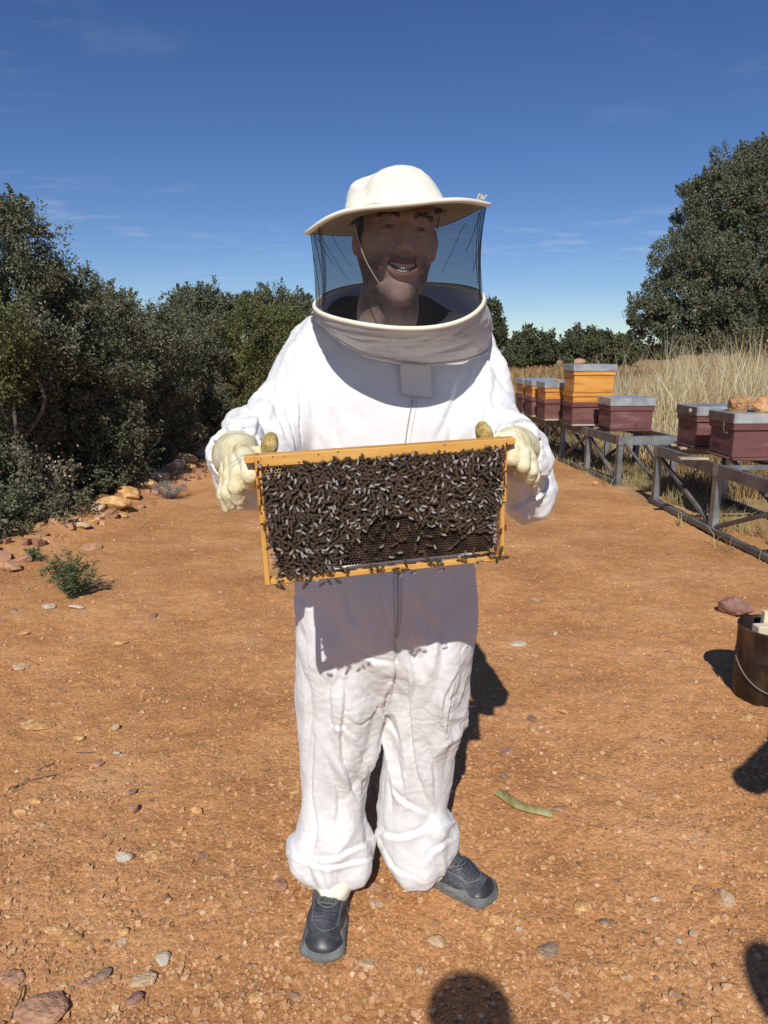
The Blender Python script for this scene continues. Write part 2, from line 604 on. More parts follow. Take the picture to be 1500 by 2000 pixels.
Lk(b1.outputs[0], b2.inputs['Normal']); Lk(b2.outputs[0], p.inputs['Normal'])

me = newmesh('ground', V, Q, True, [gm])
ex = edge_left(GY)
wob = 0.25 * pn(np.stack([GX, GY, GX * 0], -1) * 1.7, 21)
field = np.maximum(sst(2.45, 2.9, GX + wob + 0.05 * np.maximum(GY - 8, 0)) * sst(5.5, 8.5, GY + 1.2 * (GX - 2.7)),
                   sst(12.5, 15, GY + 2.0 * wob + 0.9 * np.maximum(GX, -2)))
field = np.where(GX < 2.2, np.maximum(sst(15, 18, GY), sst(11, 13.5, GY) * sst(0.6, 1.8, GX + wob)), field)
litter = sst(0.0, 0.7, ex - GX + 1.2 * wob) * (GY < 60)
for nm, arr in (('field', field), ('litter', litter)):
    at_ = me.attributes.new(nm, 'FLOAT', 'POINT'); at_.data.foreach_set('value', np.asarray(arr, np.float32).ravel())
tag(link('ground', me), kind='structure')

# low far ridge at the horizon
hx = np.linspace(-2200, 2200, 160)
hv = []
for j, (yy, zz) in enumerate(((900, -2), (1000, 9), (1500, 13), (2300, 4))):
    h = hx * 0 + zz + (8 * pn(np.stack([hx * 0.004, hx * 0 + j, hx * 0], -1), 30) if 0 < j < 3 else 0)
    hv.append(np.stack([hx, hx * 0 + yy, h], -1))
hv = np.stack(hv, 1).reshape(-1, 3)
hm = mat('far_scrub', [(0.05, 0.07, 0.05), (0.10, 0.11, 0.07), (0.22, 0.18, 0.11)], scale=0.02, rough=0.95)
tag(link('hills', newmesh('hills', hv, grid_faces(160, 4)[:, ::-1], True, [hm])), kind='structure')


# ------------------------------------------------------------------ stones
def rock_mesh(name, seed, mats, n=2, flat=0.6, ang=0.35, asp=0.75):
    import bmesh
    bm = bmesh.new()
    bmesh.ops.create_icosphere(bm, subdivisions=n, radius=1.0)
    V = np.array([v.co[:] for v in bm.verts]); F = np.array([[v.index for v in f.verts] for f in bm.faces])
    bm.free()
    r = np.random.default_rng(seed)
    for k in range(9):                       # cut by random planes: angular faces
        d = r.normal(size=3); d /= np.linalg.norm(d)
        h = V @ d; lim = r.uniform(0.55, 0.85)
        V = V - np.outer(np.maximum(h - lim, 0), d) * 0.92
    V = V * (1 + ang * 0.45 * fbm(V * 1.7, 3, seed)[:, None])
    V[:, 1] *= asp; V[:, 2] *= flat
    return newmesh(name, V, F, False, mats)


ST = {
    'ochre': mat('ochre_stone', [(0.396, 0.198, 0.066), (0.605, 0.330, 0.121), (0.748, 0.506, 0.242)], scale=2.2, rough=0.85, bump=0.45, bscale=5, bdist=0.03, obj_rand=1),
    'brown': mat('brown_stone', [(0.276, 0.139, 0.080), (0.425, 0.224, 0.128), (0.552, 0.319, 0.181)], scale=2.0, rough=0.9, bump=0.45, bscale=5, bdist=0.03, obj_rand=1),
    'grey': mat('grey_stone', [(0.20, 0.13, 0.085), (0.29, 0.19, 0.125), (0.37, 0.26, 0.18)], scale=2.0, rough=0.9, bump=0.45, bscale=5, bdist=0.03, obj_rand=1),
    'white': mat('white_stone', [(0.440, 0.352, 0.255), (0.546, 0.458, 0.352), (0.616, 0.546, 0.440)], scale=2.0, rough=0.9, bump=0.45, bscale=5, bdist=0.03, obj_rand=1),
    'purple': mat('maroon_stone', [(0.201, 0.106, 0.085), (0.297, 0.154, 0.117), (0.383, 0.212, 0.165)], scale=2.0, rough=0.85, bump=0.45, bscale=5, bdist=0.03, obj_rand=1),
    'beige': mat('beige_stone', [(0.400, 0.260, 0.150), (0.540, 0.370, 0.220), (0.660, 0.490, 0.320)], scale=2.0, rough=0.9, bump=0.45, bscale=5, bdist=0.03, obj_rand=1),
}
_rk = {}


def rock(kind, seed, n=3, flat=0.5, asp=0.75, ang=0.35):
    k = (kind, seed % 6, n, flat, asp)
    if k not in _rk: _rk[k] = rock_mesh('rock_' + kind, seed % 6 + 40, [ST[kind]], n, flat, ang, asp)
    return _rk[k]


def put_stone(name, kind, px, py, wpx, label, cat='stone', group=None, seed=0, flat=0.45, sink=0.25, asp=0.7, rz=None, n=3, z=None):
    g = gnd(px, py)
    zg = 0.0
    for _ in range(30):
        zg += 0.25 * (float(H(g[0], g[1])) - zg)
        g = gnd(px, py, zg)
    g[2] = float(H(g[0], g[1]))
    zc = g[1] * _c - (g[2] - 1.5) * _s
    r = wpx / FPX * zc / 2 * 1.04
    o = link(name, rock(kind, seed, n, flat, asp))
    o.location = (g[0], g[1], g[2] + r * flat * (1 - 2 * sink))
    o.scale = (r, r, r)
    o.rotation_euler = (random.uniform(-.12, .12), random.uniform(-.12, .12), random.uniform(-0.5, 0.5) if rz is None else rz)
    tag(o, label, cat, group)
    return o


big_stones = [
    ('purple', 1437, 1201, 64, 'grey brown rock lying on the path behind the rusty bucket', 0.6, 0.15),
    ('ochre', 128, 1668 - 1600 + 1635 - 35, 20, None, 0.5, 0.2),
    ('white', 243, 1678, 32, 'white stone on the bare path left of the trouser cuffs', 0.5, 0.2),
    ('ochre', 241, 1824, 24, 'small yellow stone in the path near the lower left corner', 0.6, 0.2),
    ('grey', 202, 1904, 38, 'flat grey slab set in the path at the lower left', 0.25, 0.3),
    ('beige', 280, 1916, 46, 'pale triangular flat stone set in the path at the lower left', 0.25, 0.3),
    ('white', 318, 1876, 34, 'greenish white broken stone between two flat slabs, lower left', 0.35, 0.25),
    ('ochre', 142, 1836, 44, 'orange brown flat stone left of the small yellow one', 0.3, 0.3),
    ('ochre', 106, 1818, 40, 'long ochre flat stone flush with the path, far lower left', 0.2, 0.3),
    ('brown', 78, 1972, 108, 'largest slab of the path surface, in the bottom left corner', 0.2, 0.38),
    ('purple', 264, 1952, 36, 'maroon flat chip at the bottom left beside the big slabs', 0.3, 0.3),
    ('brown', 22, 1912, 50, 'brown half buried slab at the left border near the bottom', 0.25, 0.3),
    ('beige', 853, 1848, 38, 'beige angular stone on the path below the right shoe', 0.55, 0.12),
    ('grey', 1336 - 1336 + 862 + -4 - 0, 1858 + 6, 0, None, 0.5, 0.2),
    ('ochre', 970, 1798, 28, 'light yellow stone just beyond the tip of the right shoe', 0.4, 0.25),
    ('ochre', 1134, 1772, 38, 'round orange stone set in the path right of the man', 0.3, 0.28),
    ('ochre', 1394, 1798, 30, 'orange stone in the path between the two shadows at right', 0.45, 0.25),
    ('grey', 1182, 1804, 20, 'small dark stone beside the round orange stone', 0.5, 0.2),
    ('white', 1326, 1842, 14, 'little white pebble on the lower right part of the path', 0.7, 0.1),
    ('beige', 1355, 1828, 22, 'pale rounded stone between the white pebble and an orange stone', 0.6, 0.2),
    ('grey', 1070, 1856, 40, 'wide grey brown slab flush with the path, lower right', 0.2, 0.34),
    ('white', 1012, 1818, 14, 'white pebble below the green stalk piece', 0.7, 0.1),
    ('beige', 1280, 1758, 24, 'pale cracked stone on the path at lower right', 0.4, 0.2),
    ('ochre', 1362, 1748, 20, 'ochre wedge shaped stone near the bystander shadow', 0.45, 0.2),
    ('ochre', 384, 1588, 28, 'orange stone with a dark shadow, left of the trouser legs', 0.5, 0.2),
    ('brown', 262, 1582, 24, 'brown angular stone left of the orange one with the dark shadow', 0.5, 0.2),
    ('ochre', 38, 1588, 20, 'small orange stone by the left border halfway down the path', 0.5, 0.2),
    ('ochre', 70, 1566, 26, 'orange flat stone near the left border, halfway down', 0.35, 0.25),
    ('brown', 190, 1494, 30, 'red brown flat stone left of the knees', 0.3, 0.3),
    ('white', 228, 1474, 13, 'cluster of crumbled white chalk on the path', 0.6, 0.1),
    ('white', 237, 1478, 9, 'tiny chalk crumb right of the chalk cluster', 0.6, 0.1),
    ('beige', 228, 1426, 18, 'upright beige stone above the chalk crumbs', 0.7, 0.15),
    ('ochre', 75, 1416, 60, 'long orange slab in the left part of the path', 0.16, 0.35),
    ('ochre', 155, 1443, 24, 'yellow orange stone between the long slab and the upright beige stone', 0.35, 0.25),
    ('ochre', 238, 1256, 34, 'orange brown slab below the green bush', 0.2, 0.3),
    ('white', 150, 1188, 28, 'pale flat stone at the foot of the green bush', 0.3, 0.2),
    ('white', 96, 1187, 34, 'pale slab left of the foot of the green bush', 0.25, 0.25),
    ('beige', 42, 1304, 34, 'greyish white slab near the left border', 0.2, 0.3),
    ('ochre', 46, 1238, 22, 'orange flake by the left border above the greyish slab', 0.3, 0.3),
    ('white', 1010, 1258, 32, 'pale flat stone on the path right of the thighs', 0.15, 0.3),
    ('white', 1084, 1240, 12, 'small white pebble right of the pale flat stone', 0.6, 0.1),
    ('ochre', 1100, 1392, 18, 'orange pebble right of the shadow of the man', 0.5, 0.2),
    ('grey', 985, 1520, 18, 'grey pebble between the shadow and the green stalk', 0.6, 0.2),
    ('ochre', 1164, 948, 15, 'yellow stone at the foot of the middle hive stand', 0.6, 0.1),
    ('grey', 577, 1949, 26, 'dark flat pebble at the bottom centre of the path', 0.4, 0.2),
    ('ochre', 498, 1950, 30, 'ochre flat stone left of the dark flat pebble at the bottom', 0.3, 0.25),
    ('purple', 258, 1548, 26, 'maroon brown chip above the brown angular stone', 0.3, 0.2),
    ('beige', 715, 1885, 34, 'beige stone flush with the path right of the left shoe toe', 0.25, 0.3),
]
for i, (k, px, py, w, lab, fl, sk) in enumerate(big_stones):
    if lab is None: continue
    put_stone('stone', k, px, py, w * 1.08, lab, seed=i, flat=fl, sink=sk, asp=random.uniform(.6, .9), rz=random.uniform(-.4, .4))

# scattered middling stones, nothing tells one from the next
for i in range(230):
    Y = 1.15 / (1 - random.random() * 0.86)
    X = random.uniform(-0.62, 0.62) * (Y + 0.5)
    if X < edge_left(Y) or X > 2.5 or Y > 8: continue
    r = random.choice((0.007, 0.010, 0.013, 0.017, 0.024, 0.034)) * (0.8 + 0.1 * Y)
    fl = random.choice((0.3, 0.45, 0.6)) if r < 0.015 else 0.22
    o = link('loose_stone', rock(random.choice(('ochre', 'brown', 'brown', 'brown', 'ochre', 'beige', 'ochre', 'brown', 'beige', 'purple')), i, 2, fl, 0.75))
    o.scale = (r, r, r); o.rotation_euler = (random.uniform(-.3, .3), random.uniform(-.3, .3), random.uniform(0, 6.28))
    o.location = (X, Y, float(H(X, Y, True)) + r * fl * (0.35 if r < 0.015 else -0.1))
    tag(o, 'small loose stone lying among the gravel of the red earth path', 'stone', 'small loose stones scattered over the path')

# gravel: tens of thousands of grains, one object
ng = 42000
Yg = 0.95 / (1 - rng.random(ng) * 0.915)
Xg = rng.uniform(-0.66, 0.66, ng) * (Yg + 0.3)
ok = (Xg > edge_left(Yg) - 0.3) & (Xg < 2.75 + 0.15 * rng.normal(size=ng))
Yg, Xg = Yg[ok], Xg[ok]; ng = len(Xg)
rg = (0.0012 + 0.0052 * rng.random(ng) ** 6 + 0.0006 * Yg ** 0.8) * rng.uniform(0.7, 1.3, ng)
cube = np.array([(x, y, z) for x in (-1, 1) for y in (-1, 1) for z in (-1, 1)], float) * np.array([1, 1, 0.62])
cf = np.array([(0, 1, 3, 2), (4, 6, 7, 5), (0, 4, 5, 1), (2, 3, 7, 6), (0, 2, 6, 4), (1, 5, 7, 3)])
Vg = cube[None] * rng.uniform(0.55, 1.15, (ng, 8, 1)) + rng.normal(size=(ng, 8, 3)) * 0.12
an = rng.uniform(0, 2 * PI, ng); ca, sa = np.cos(an)[:, None], np.sin(an)[:, None]
Vg = np.stack([Vg[..., 0] * ca - Vg[..., 1] * sa, (Vg[..., 0] * sa + Vg[..., 1] * ca), Vg[..., 2]], -1)
Vg = Vg * rg[:, None, None] + np.stack([Xg, Yg, H(Xg, Yg, True) + rg * 0.15], -1)[:, None]
Fg = (cf[None] + np.arange(ng)[:, None, None] * 8).reshape(-1, 4)
gmat = mat('gravel_grain', [(0.13, 0.075, 0.045), (0.40, 0.205, 0.095), (0.53, 0.285, 0.13), (0.58, 0.325, 0.155), (0.64, 0.40, 0.21), (0.76, 0.58, 0.38)],
           attr='rnd', pos=[0.18, 0.30, 0.45, 0.60, 0.72, 0.80], rough=0.85, scale=40)
me = newmesh('gravel', Vg.reshape(-1, 3), Fg, False, [gmat])
aa = me.attributes.new('rnd', 'FLOAT', 'FACE'); aa.data.foreach_set('value', np.repeat(rng.random(ng).astype(np.float32), 6))
tag(link('gravel', me), 'loose gravel covering the red earth path', 'gravel', kind='stuff')


# rocky ledge along the left edge of the path
ledge = [(20, 1112, 46, 'brown'), (48, 1096, 34, 'brown'), (180, 1072, 34, 'brown'), (130, 1012, 40, 'beige'), (185, 1000, 46, 'beige'), (222, 992, 60, 'ochre'),
         (250, 970, 54, 'ochre'), (212, 1010, 40, 'brown'), (282, 948, 44, 'ochre'), (310, 935, 36, 'beige'), (345, 912, 40, 'beige'), (360, 902, 46, 'ochre'),
         (385, 893, 42, 'beige'), (402, 884, 40, 'ochre'), (398, 900, 30, 'brown'), (370, 915, 26, 'ochre'), (335, 925, 28, 'brown'), (160, 1030, 30, 'beige'),
         (240, 1010, 22, 'ochre'), (182, 1022, 20, 'ochre')]
LEDGE_L = ['nearest brown rock of the ledge, cut by the left border beside the weed', 'smaller brown rock right behind the nearest rock of the ledge', 'brown rock at the bend of the ledge above the green bush',
           'pale rock lying in the shade at the foot of the thicket', 'pale flat rock at the shaded middle of the ledge', 'long ochre rock of the ledge lit by the sun', 'tallest ochre rock of the ledge, near the dead shrub',
           'small brown rock in front of the pale flat rock', 'ochre rock of the ledge right behind the tallest one', 'pale rock of the ledge above the dead shrub']
for i, (px, py, w, k) in enumerate(ledge):
    o = put_stone('ledge_rock', k, px, py, w * 1.15, LEDGE_L[i] if i < len(LEDGE_L) else 'weathered rock of the low broken ledge between the path and the thicket', 'rock',
                  'rocks of the broken ledge along the left edge of the path', seed=i, flat=0.5, sink=0.34, asp=0.7)
nl = 200
Yl = rng.uniform(3.2, 12.5, nl); Xl = edge_left(Yl) + rng.normal(size=nl) * 0.22
mb = MB()
for i in range(nl):
    r = rng.uniform(0.012, 0.05)
    v = (cube * rng.uniform(0.6, 1.1, (8, 1)) + rng.normal(size=(8, 3)) * 0.18) * r
    a = rng.uniform(0, 6.28); v = v @ np.array([[math.cos(a), -math.sin(a), 0], [math.sin(a), math.cos(a), 0], [0, 0, 1]]).T
    mb.add(v + np.array([Xl[i], Yl[i], float(H(Xl[i], Yl[i])) + r * 0.3]), cf)
tag(mb.build('rubble', [ST['brown']]), 'broken stone rubble along the left path edge', 'rubble', kind='stuff')


# ------------------------------------------------------------------ vegetation
def leaf_mesh(name, C, L, Wd, mats, r, droop=0.0, axis_=None):
    n = len(C)
    a = r.normal(size=(n, 3)); a[:, 2] -= droop
    if axis_ is not None: a = a * 0.6 + axis_
    a /= np.linalg.norm(a, axis=1, keepdims=True)
    b = np.cross(a, r.normal(size=(n, 3))); b /= np.linalg.norm(b, axis=1, keepdims=True) + 1e-9
    c = np.cross(a, b)
    L = np.broadcast_to(L, (n,))[:, None]; Wd = np.broadcast_to(Wd, (n,))[:, None]
    V = np.stack([C - a * L, C + b * Wd + c * Wd * 0.3, C + a * L, C - b * Wd + c * Wd * 0.3], 1).reshape(-1, 3)
    F = np.arange(n * 4).reshape(-1, 4)
    me = newmesh(name, V, F, False, mats)
    aa = me.attributes.new('rnd', 'FLOAT', 'FACE'); aa.data.foreach_set('value', r.random(n).astype(np.float32))
    return me


def crown_points(blobs, n, r, clump=0.22, front=True, lump=1.0):
    """leaf centres on lumpy clumps spread over ellipsoid blobs"""
    area = np.array([(b[3] * b[4] + b[3] * b[5] + b[4] * b[5]) for b in blobs]); area /= area.sum()
    out = []
    for b, w in zip(blobs, area):
        c = np.array(b[:3]); rad = np.array(b[3:6]); m = int(n * w)
        K = max(24, int(70 * lump))
        d = r.normal(size=(K * 3, 3)); d /= np.linalg.norm(d, axis=1, keepdims=True)
        if front:
            tc_ = -c / np.linalg.norm(c)
            sc = d @ tc_ + 0.35 * d[:, 2]
            d = d[(sc > -0.15) | (r.random(len(d)) < 0.18)]
        d = d[:K]
        K = len(d)
        cc = c + d * rad * r.uniform(0.72, 1.04, (K, 1)) * (1 + 0.25 * pn(d * 1.7 + c, 3))[:, None]
        cr_ = clump * rad.mean() * r.uniform(0.55, 1.35, K)
        k = r.integers(0, K, m)
        o = r.normal(size=(m, 3)); o /= np.linalg.norm(o, axis=1, keepdims=True)
        rr_ = r.random(m) ** 0.45
        o = o * rr_[:, None] * cr_[k][:, None] * (1 + 0.5 * pn(o * 2.3 + cc[k] * 3, 7))[:, None]
        P = cc[k] + o
        # some leaves deeper inside so the crown is not see-through
        q = r.random(m) < 0.16
        P[q] = c + (P[q] - c) * r.uniform(0.35, 0.85, (q.sum(), 1))
        out.append(P)
        # sprigs that break the outline
        ns = int(K * 0.9)
        for j in range(ns):
            i = r.integers(0, K)
            dirn = d[i] * 0.7 + np.array([0, 0, 0.55]) + r.normal(size=3) * 0.35; dirn /= np.linalg.norm(dirn)
            tt = r.random(int(12 + m / K * 0.10))
            out.append(cc[i] + dirn * (cr_[i] * (0.7 + 0.65 * tt))[:, None] + r.normal(size=(len(tt), 3)) * cr_[i] * 0.09)
    return np.concatenate(out)


LEAF = mat('holm_oak_leaf', [(0.050, 0.055, 0.027), (0.095, 0.102, 0.052), (0.145, 0.152, 0.082), (0.215, 0.218, 0.135)], attr='rnd', scale=1.2, rough=0.62, spec=0.35, trans=0.13,
           pos=[0.25, 0.42, 0.58, 0.75])
LEAF2 = mat('olive_green_leaf', [(0.060, 0.070, 0.022), (0.120, 0.130, 0.040), (0.180, 0.188, 0.062)], attr='rnd', scale=1.2, rough=0.6, spec=0.35, trans=0.18)
LEAF3 = mat('far_oak_leaf', [(0.045, 0.050, 0.022), (0.085, 0.092, 0.042), (0.13, 0.138, 0.066)], attr='rnd', scale=0.6, rough=0.7, spec=0.3, trans=0.1)
BARK = mat('oak_bark', [(0.05, 0.04, 0.033), (0.12, 0.10, 0.085), (0.2, 0.17, 0.15)], scale=14, rough=0.95, bump=1, bscale=22, stretch=(1, 1, 0.3), bdist=0.03)


def tree(name, label, cat, blobs, n, leaf, seed, lmat=None, group=None, base=None, clump=0.22, trunk_r=0.12, front=True, lump=1.0):
    r = np.random.default_rng(seed)
    B = np.array(blobs, float)
    cen = B[:, :3].mean(0)
    if base is None: base = (cen[0], cen[1] + 0.2)
    bz = float(H(base[0], base[1])) - 0.05
    root = thing(name, (base[0], base[1], bz), 0, label, cat, group)
    o0 = np.array([base[0], base[1], bz])
    mb = MB()
    top = B[:, 2].max()
    h1 = min(B[:, 2]) * 0.6 + 0.4 * cen[2]
    fork = np.array([base[0] + r.normal() * 0.1, base[1], bz + max(0.5, (h1 - bz) * 0.6)])
    mb.tube(catmull([o0, (o0 + fork) / 2 + r.normal(size=3) * trunk_r * 0.4, fork], 4) - o0, np.linspace(trunk_r * 1.25, trunk_r * 0.9, 9), 9)
    for b in blobs:
        c = np.array(b[:3])
        mb.tube(catmull([fork, (fork + c) / 2 + r.normal(size=3) * np.linalg.norm(c - fork) * 0.12, c], 4) - o0, np.linspace(trunk_r * 0.6, trunk_r * 0.18, 9), 6)
        for k in range(7):
            d_ = r.normal(size=3); d_ /= np.linalg.norm(d_); d_[1] = -abs(d_[1])
            e = c + d_ * np.array(b[3:6]) * 0.95
            mb.tube(catmull([c, (c + e) / 2 + r.normal(size=3) * 0.1 * b[3], e], 3) - o0, np.linspace(trunk_r * 0.2, trunk_r * 0.05, 7), 5)
    mb.build('trunk', [BARK], root, smooth=True)
    P = crown_points(blobs, n, r, clump, front, lump)
    P = P[P[:, 2] > H(P[:, 0], P[:, 1]) + 0.02]
    me = leaf_mesh('crown', P - o0, leaf * r.uniform(0.6, 1.25, len(P)), leaf * 0.55 * r.uniform(0.6, 1.2, len(P)), [lmat or LEAF], r)
    link('crown', me, root)
    return root


def blob(px, py, Y, wpx, hpx, dep=None):
    """an ellipsoid centred at a pixel and depth; half sizes given in photo pixels"""
    c = at(px, py, Y); zc = c[1] * _c - (c[2] - 1.5) * _s
    rx, rz = wpx / FPX * zc, hpx / FPX * zc
    return (c[0], c[1], c[2], rx, dep or (rx + rz) / 2, rz)


G1 = 'evergreen trees of the thicket along the left side of the path'
tree('holm_oak', 'tallest holm oak of the thicket, cut by the left border', 'tree',
     [blob(-20, 520, 7.0, 120, 130, 1.0), blob(40, 640, 6.7, 110, 130, 0.9), blob(-60, 800, 6.4, 130, 160, 0.9), blob(70, 760, 6.8, 100, 120, 0.8), blob(20, 930, 6.3, 110, 100, 0.6), blob(30, 450, 7.2, 50, 60, 0.5)],
     78000, 0.017, 11, group=G1, trunk_r=0.13)
tree('holm_oak', 'dark holm oak in front of the thicket, second from the left border', 'tree',
     [blob(175, 655, 8.0, 90, 95, 0.9), blob(130, 578, 8.3, 58, 55, 0.7), blob(200, 760, 7.8, 90, 100, 0.8), blob(215, 860, 7.6, 85, 90, 0.6), blob(120, 880, 7.2, 80, 100, 0.6)],
     62000, 0.018, 12, group=G1, trunk_r=0.12)
tree('holm_oak', 'holm oak in the middle of the thicket with a rounded crest', 'tree',
     [blob(260, 672, 9.8, 70, 84, 0.9), blob(320, 720, 10, 66, 86, 0.9), blob(290, 790, 9.6, 80, 90, 0.8), blob(330, 850, 9.8, 60, 60, 0.6), blob(225, 622, 9.9, 42, 40, 0.6)],
     50000, 0.020, 13, group=G1, trunk_r=0.12)
tree('holm_oak', 'holm oak beside the rocks where the thicket comes down to the path edge', 'tree',
     [blob(385, 690, 12, 60, 70, 0.9), blob(370, 780, 11.6, 60, 80, 0.8), blob(420, 830, 11.8, 50, 60, 0.6), blob(360, 840, 11.3, 40, 50, 0.5)],
     34000, 0.023, 14, group=G1, trunk_r=0.12)
tree('olive_green_tree', 'yellowish green tree of the thicket behind the elbow of the man', 'tree',
     [blob(450, 690, 13, 62, 62, 0.9), blob(500, 640, 13.5, 60, 50, 0.9), blob(480, 770, 12.8, 60, 70, 0.9), blob(440, 830, 12.6, 50, 50, 0.6), blob(570, 690, 13.6, 60, 80, 0.9), blob(540, 790, 13.3, 70, 80, 0.8)],
     52000, 0.023, 15, lmat=LEAF2, group=G1, trunk_r=0.12)
tree('holm_oak', 'round topped oak rising behind the thicket, left of the man', 'tree',
     [blob(395, 605, 19, 58, 42, 1.2), blob(370, 640, 18.5, 50, 45, 1.2), blob(440, 620, 19.5, 45, 38, 1.2)], 26000, 0.034, 16, group=G1, trunk_r=0.14)
tree('holm_oak', 'oak rising directly behind the shoulder of the man', 'tree',
     [blob(545, 605, 20, 60, 36, 1.2), blob(500, 615, 19.5, 45, 38, 1.2), blob(590, 630, 20.5, 50, 44, 1.2)], 26000, 0.034, 17, group=G1, trunk_r=0.14)
tree('olive_shrub', 'pale yellow green shrub at the left border under the tallest oak', 'shrub',
     [blob(8, 660, 5.9, 48, 60, 0.3), blob(-10, 730, 5.9, 44, 60, 0.3), blob(22, 745, 5.9, 30, 40, 0.25)], 5000, 0.015, 18, lmat=LEAF2, group=G1, trunk_r=0.04, clump=0.3)
tree('holm_oak', 'low dark shrubby oak in the shade at the foot of the thicket', 'tree',
     [blob(60, 1010, 6.0, 110, 70, 0.5), blob(-40, 1040, 5.4, 90, 70, 0.5), blob(180, 930, 7.2, 70, 60, 0.5), blob(130, 970, 6.9, 60, 50, 0.4), blob(290, 890, 9.2, 60, 40, 0.5)],
     30000, 0.018, 19, group=G1, trunk_r=0.08)

G2 = 'oaks standing in the dry pasture'
tree('big_holm_oak', 'large holm oak rising above the tall dry grass at the right border', 'tree',
     [blob(1500, 400, 30, 130, 95, 3.0), blob(1400, 430, 29, 85, 75, 2.4), blob(1420, 370, 29.5, 60, 50, 2.2), blob(1350, 515, 28, 80, 60, 2.4), blob(1330, 590, 27.5, 85, 48, 2.2), blob(1270, 620, 27, 45, 34, 1.6),
      blob(1450, 560, 28, 100, 90, 2.4), blob(1540, 540, 29, 90, 110, 2.4), blob(1400, 650, 27.5, 75, 42, 2.0), blob(1320, 672, 27, 45, 24, 1.4), blob(1490, 655, 28, 70, 40, 2.0), blob(1478, 325, 30, 46, 45, 1.6), blob(1330, 400, 29, 0.1, 0.1, 0.1)][:-1],
     175000, 0.050, 21, group=G2, base=(14.6, 29.5), trunk_r=0.5, clump=0.2)
tree('pasture_oak', 'round oak in the pasture between the man and the stacked hives', 'tree',
     [blob(1042, 682, 70, 48, 32, 3.4), blob(1020, 690, 69, 30, 24, 2.5), blob(1065, 692, 69, 30, 24, 2.5)], 15000, 0.13, 22, lmat=LEAF3, group=G2, trunk_r=0.3)
tree('pasture_oak', 'wide oak in the pasture right behind the tallest hive', 'tree',
     [blob(1150, 676, 66, 45, 32, 3.4), blob(1125, 690, 65, 32, 26, 2.5), blob(1180, 680, 66, 32, 30, 2.5)], 16000, 0.13, 23, lmat=LEAF3, group=G2, trunk_r=0.3)
tree('pasture_oak', 'low oak in the pasture under the left edge of the large holm oak', 'tree',
     [blob(1222, 684, 72, 32, 26, 3.0), blob(1195, 690, 71, 26, 22, 2.5)], 10000, 0.13, 24, lmat=LEAF3, group=G2, trunk_r=0.3)
tree('pasture_oak', 'dark oak partly hidden behind the shoulder of the man on the right', 'tree',
     [blob(945, 625, 30, 32, 40, 1.2), blob(962, 655, 30, 25, 30, 1.0), blob(930, 660, 31, 30, 40, 1.2)], 16000, 0.055, 25, lmat=LEAF3, group=G2, trunk_r=0.16)
tree('pasture_oak', 'low scrub oak at the far edge of the pasture beside the man', 'tree',
     [blob(975, 706, 62, 26, 14, 2.0), blob(1005, 708, 62, 22, 12, 2.0)], 6000, 0.11, 26, lmat=LEAF3, group=G2, trunk_r=0.15)
for i, (px, w, h) in enumerate(((-260, 60, 30), (-120, 50, 26), (690, 50, 20), (830, 60, 18), (1290, 40, 18), (1640, 70, 30), (1800, 60, 26))):
    tree('pasture_oak', 'distant oak on the skyline of the pasture', 'tree', [blob(px, 700 - h * 0.5, 110 + 7 * i, w * 0.6, h * 0.8, 4)], 2500, 0.24, 60 + i, lmat=LEAF3, group='distant oaks on the skyline', trunk_r=0.25)


def blades(name, X, Y, h, w, lean, mats, r, zoff=0.0):
    n = len(X)
    z = H(X, Y) - 0.02 + zoff
    a = r.uniform(0, 2 * PI, n); b = r.uniform(0, 2 * PI, n)
    wx, wy = np.cos(b) * w, np.sin(b) * w * 0.6
    lx, ly = np.cos(a) * lean * h, np.sin(a) * lean * h
    c0 = np.stack([X, Y, z], -1)
    c1 = c0 + np.stack([lx * 0.25, ly * 0.25, h * 0.55], -1)
    c2 = c0 + np.stack([lx, ly, h * np.sqrt(np.maximum(0.05, 1 - (lean * 0.8) ** 2))], -1)
    s = np.stack([wx, wy, wx * 0], -1)
    V = np.stack([c0 - s, c0 + s, c1 + s * 0.75, c1 - s * 0.75, c2], 1).reshape(-1, 3)
    i = np.arange(n)[:, None] * 5
    me = newmesh(name, V, [i + np.array([[0, 1, 2, 3]]), i + np.array([[3, 2, 4]])], False, mats)
    aa = me.attributes.new('rnd', 'FLOAT', 'FACE'); v = r.random(n).astype(np.float32); aa.data.foreach_set('value', np.concatenate([v, v]))
    # face order: triangles come after the quads
    return me


STRAW = mat('dry_straw', [(0.30, 0.20, 0.085), (0.52, 0.39, 0.19), (0.68, 0.56, 0.33), (0.80, 0.72, 0.50)], attr='rnd', scale=0.8, rough=0.7, trans=0.25, spec=0.3)
STRAWD = mat('brown_dry_grass', [(0.17, 0.10, 0.045), (0.33, 0.21, 0.095), (0.48, 0.34, 0.17)], attr='rnd', scale=0.5, rough=0.8, trans=0.2, spec=0.2)
STRAWG = mat('half_green_grass', [(0.20, 0.17, 0.07), (0.36, 0.29, 0.13), (0.50, 0.42, 0.22)], attr='rnd', scale=0.8, rough=0.8, trans=0.25, spec=0.2)
r = np.random.default_rng(50)
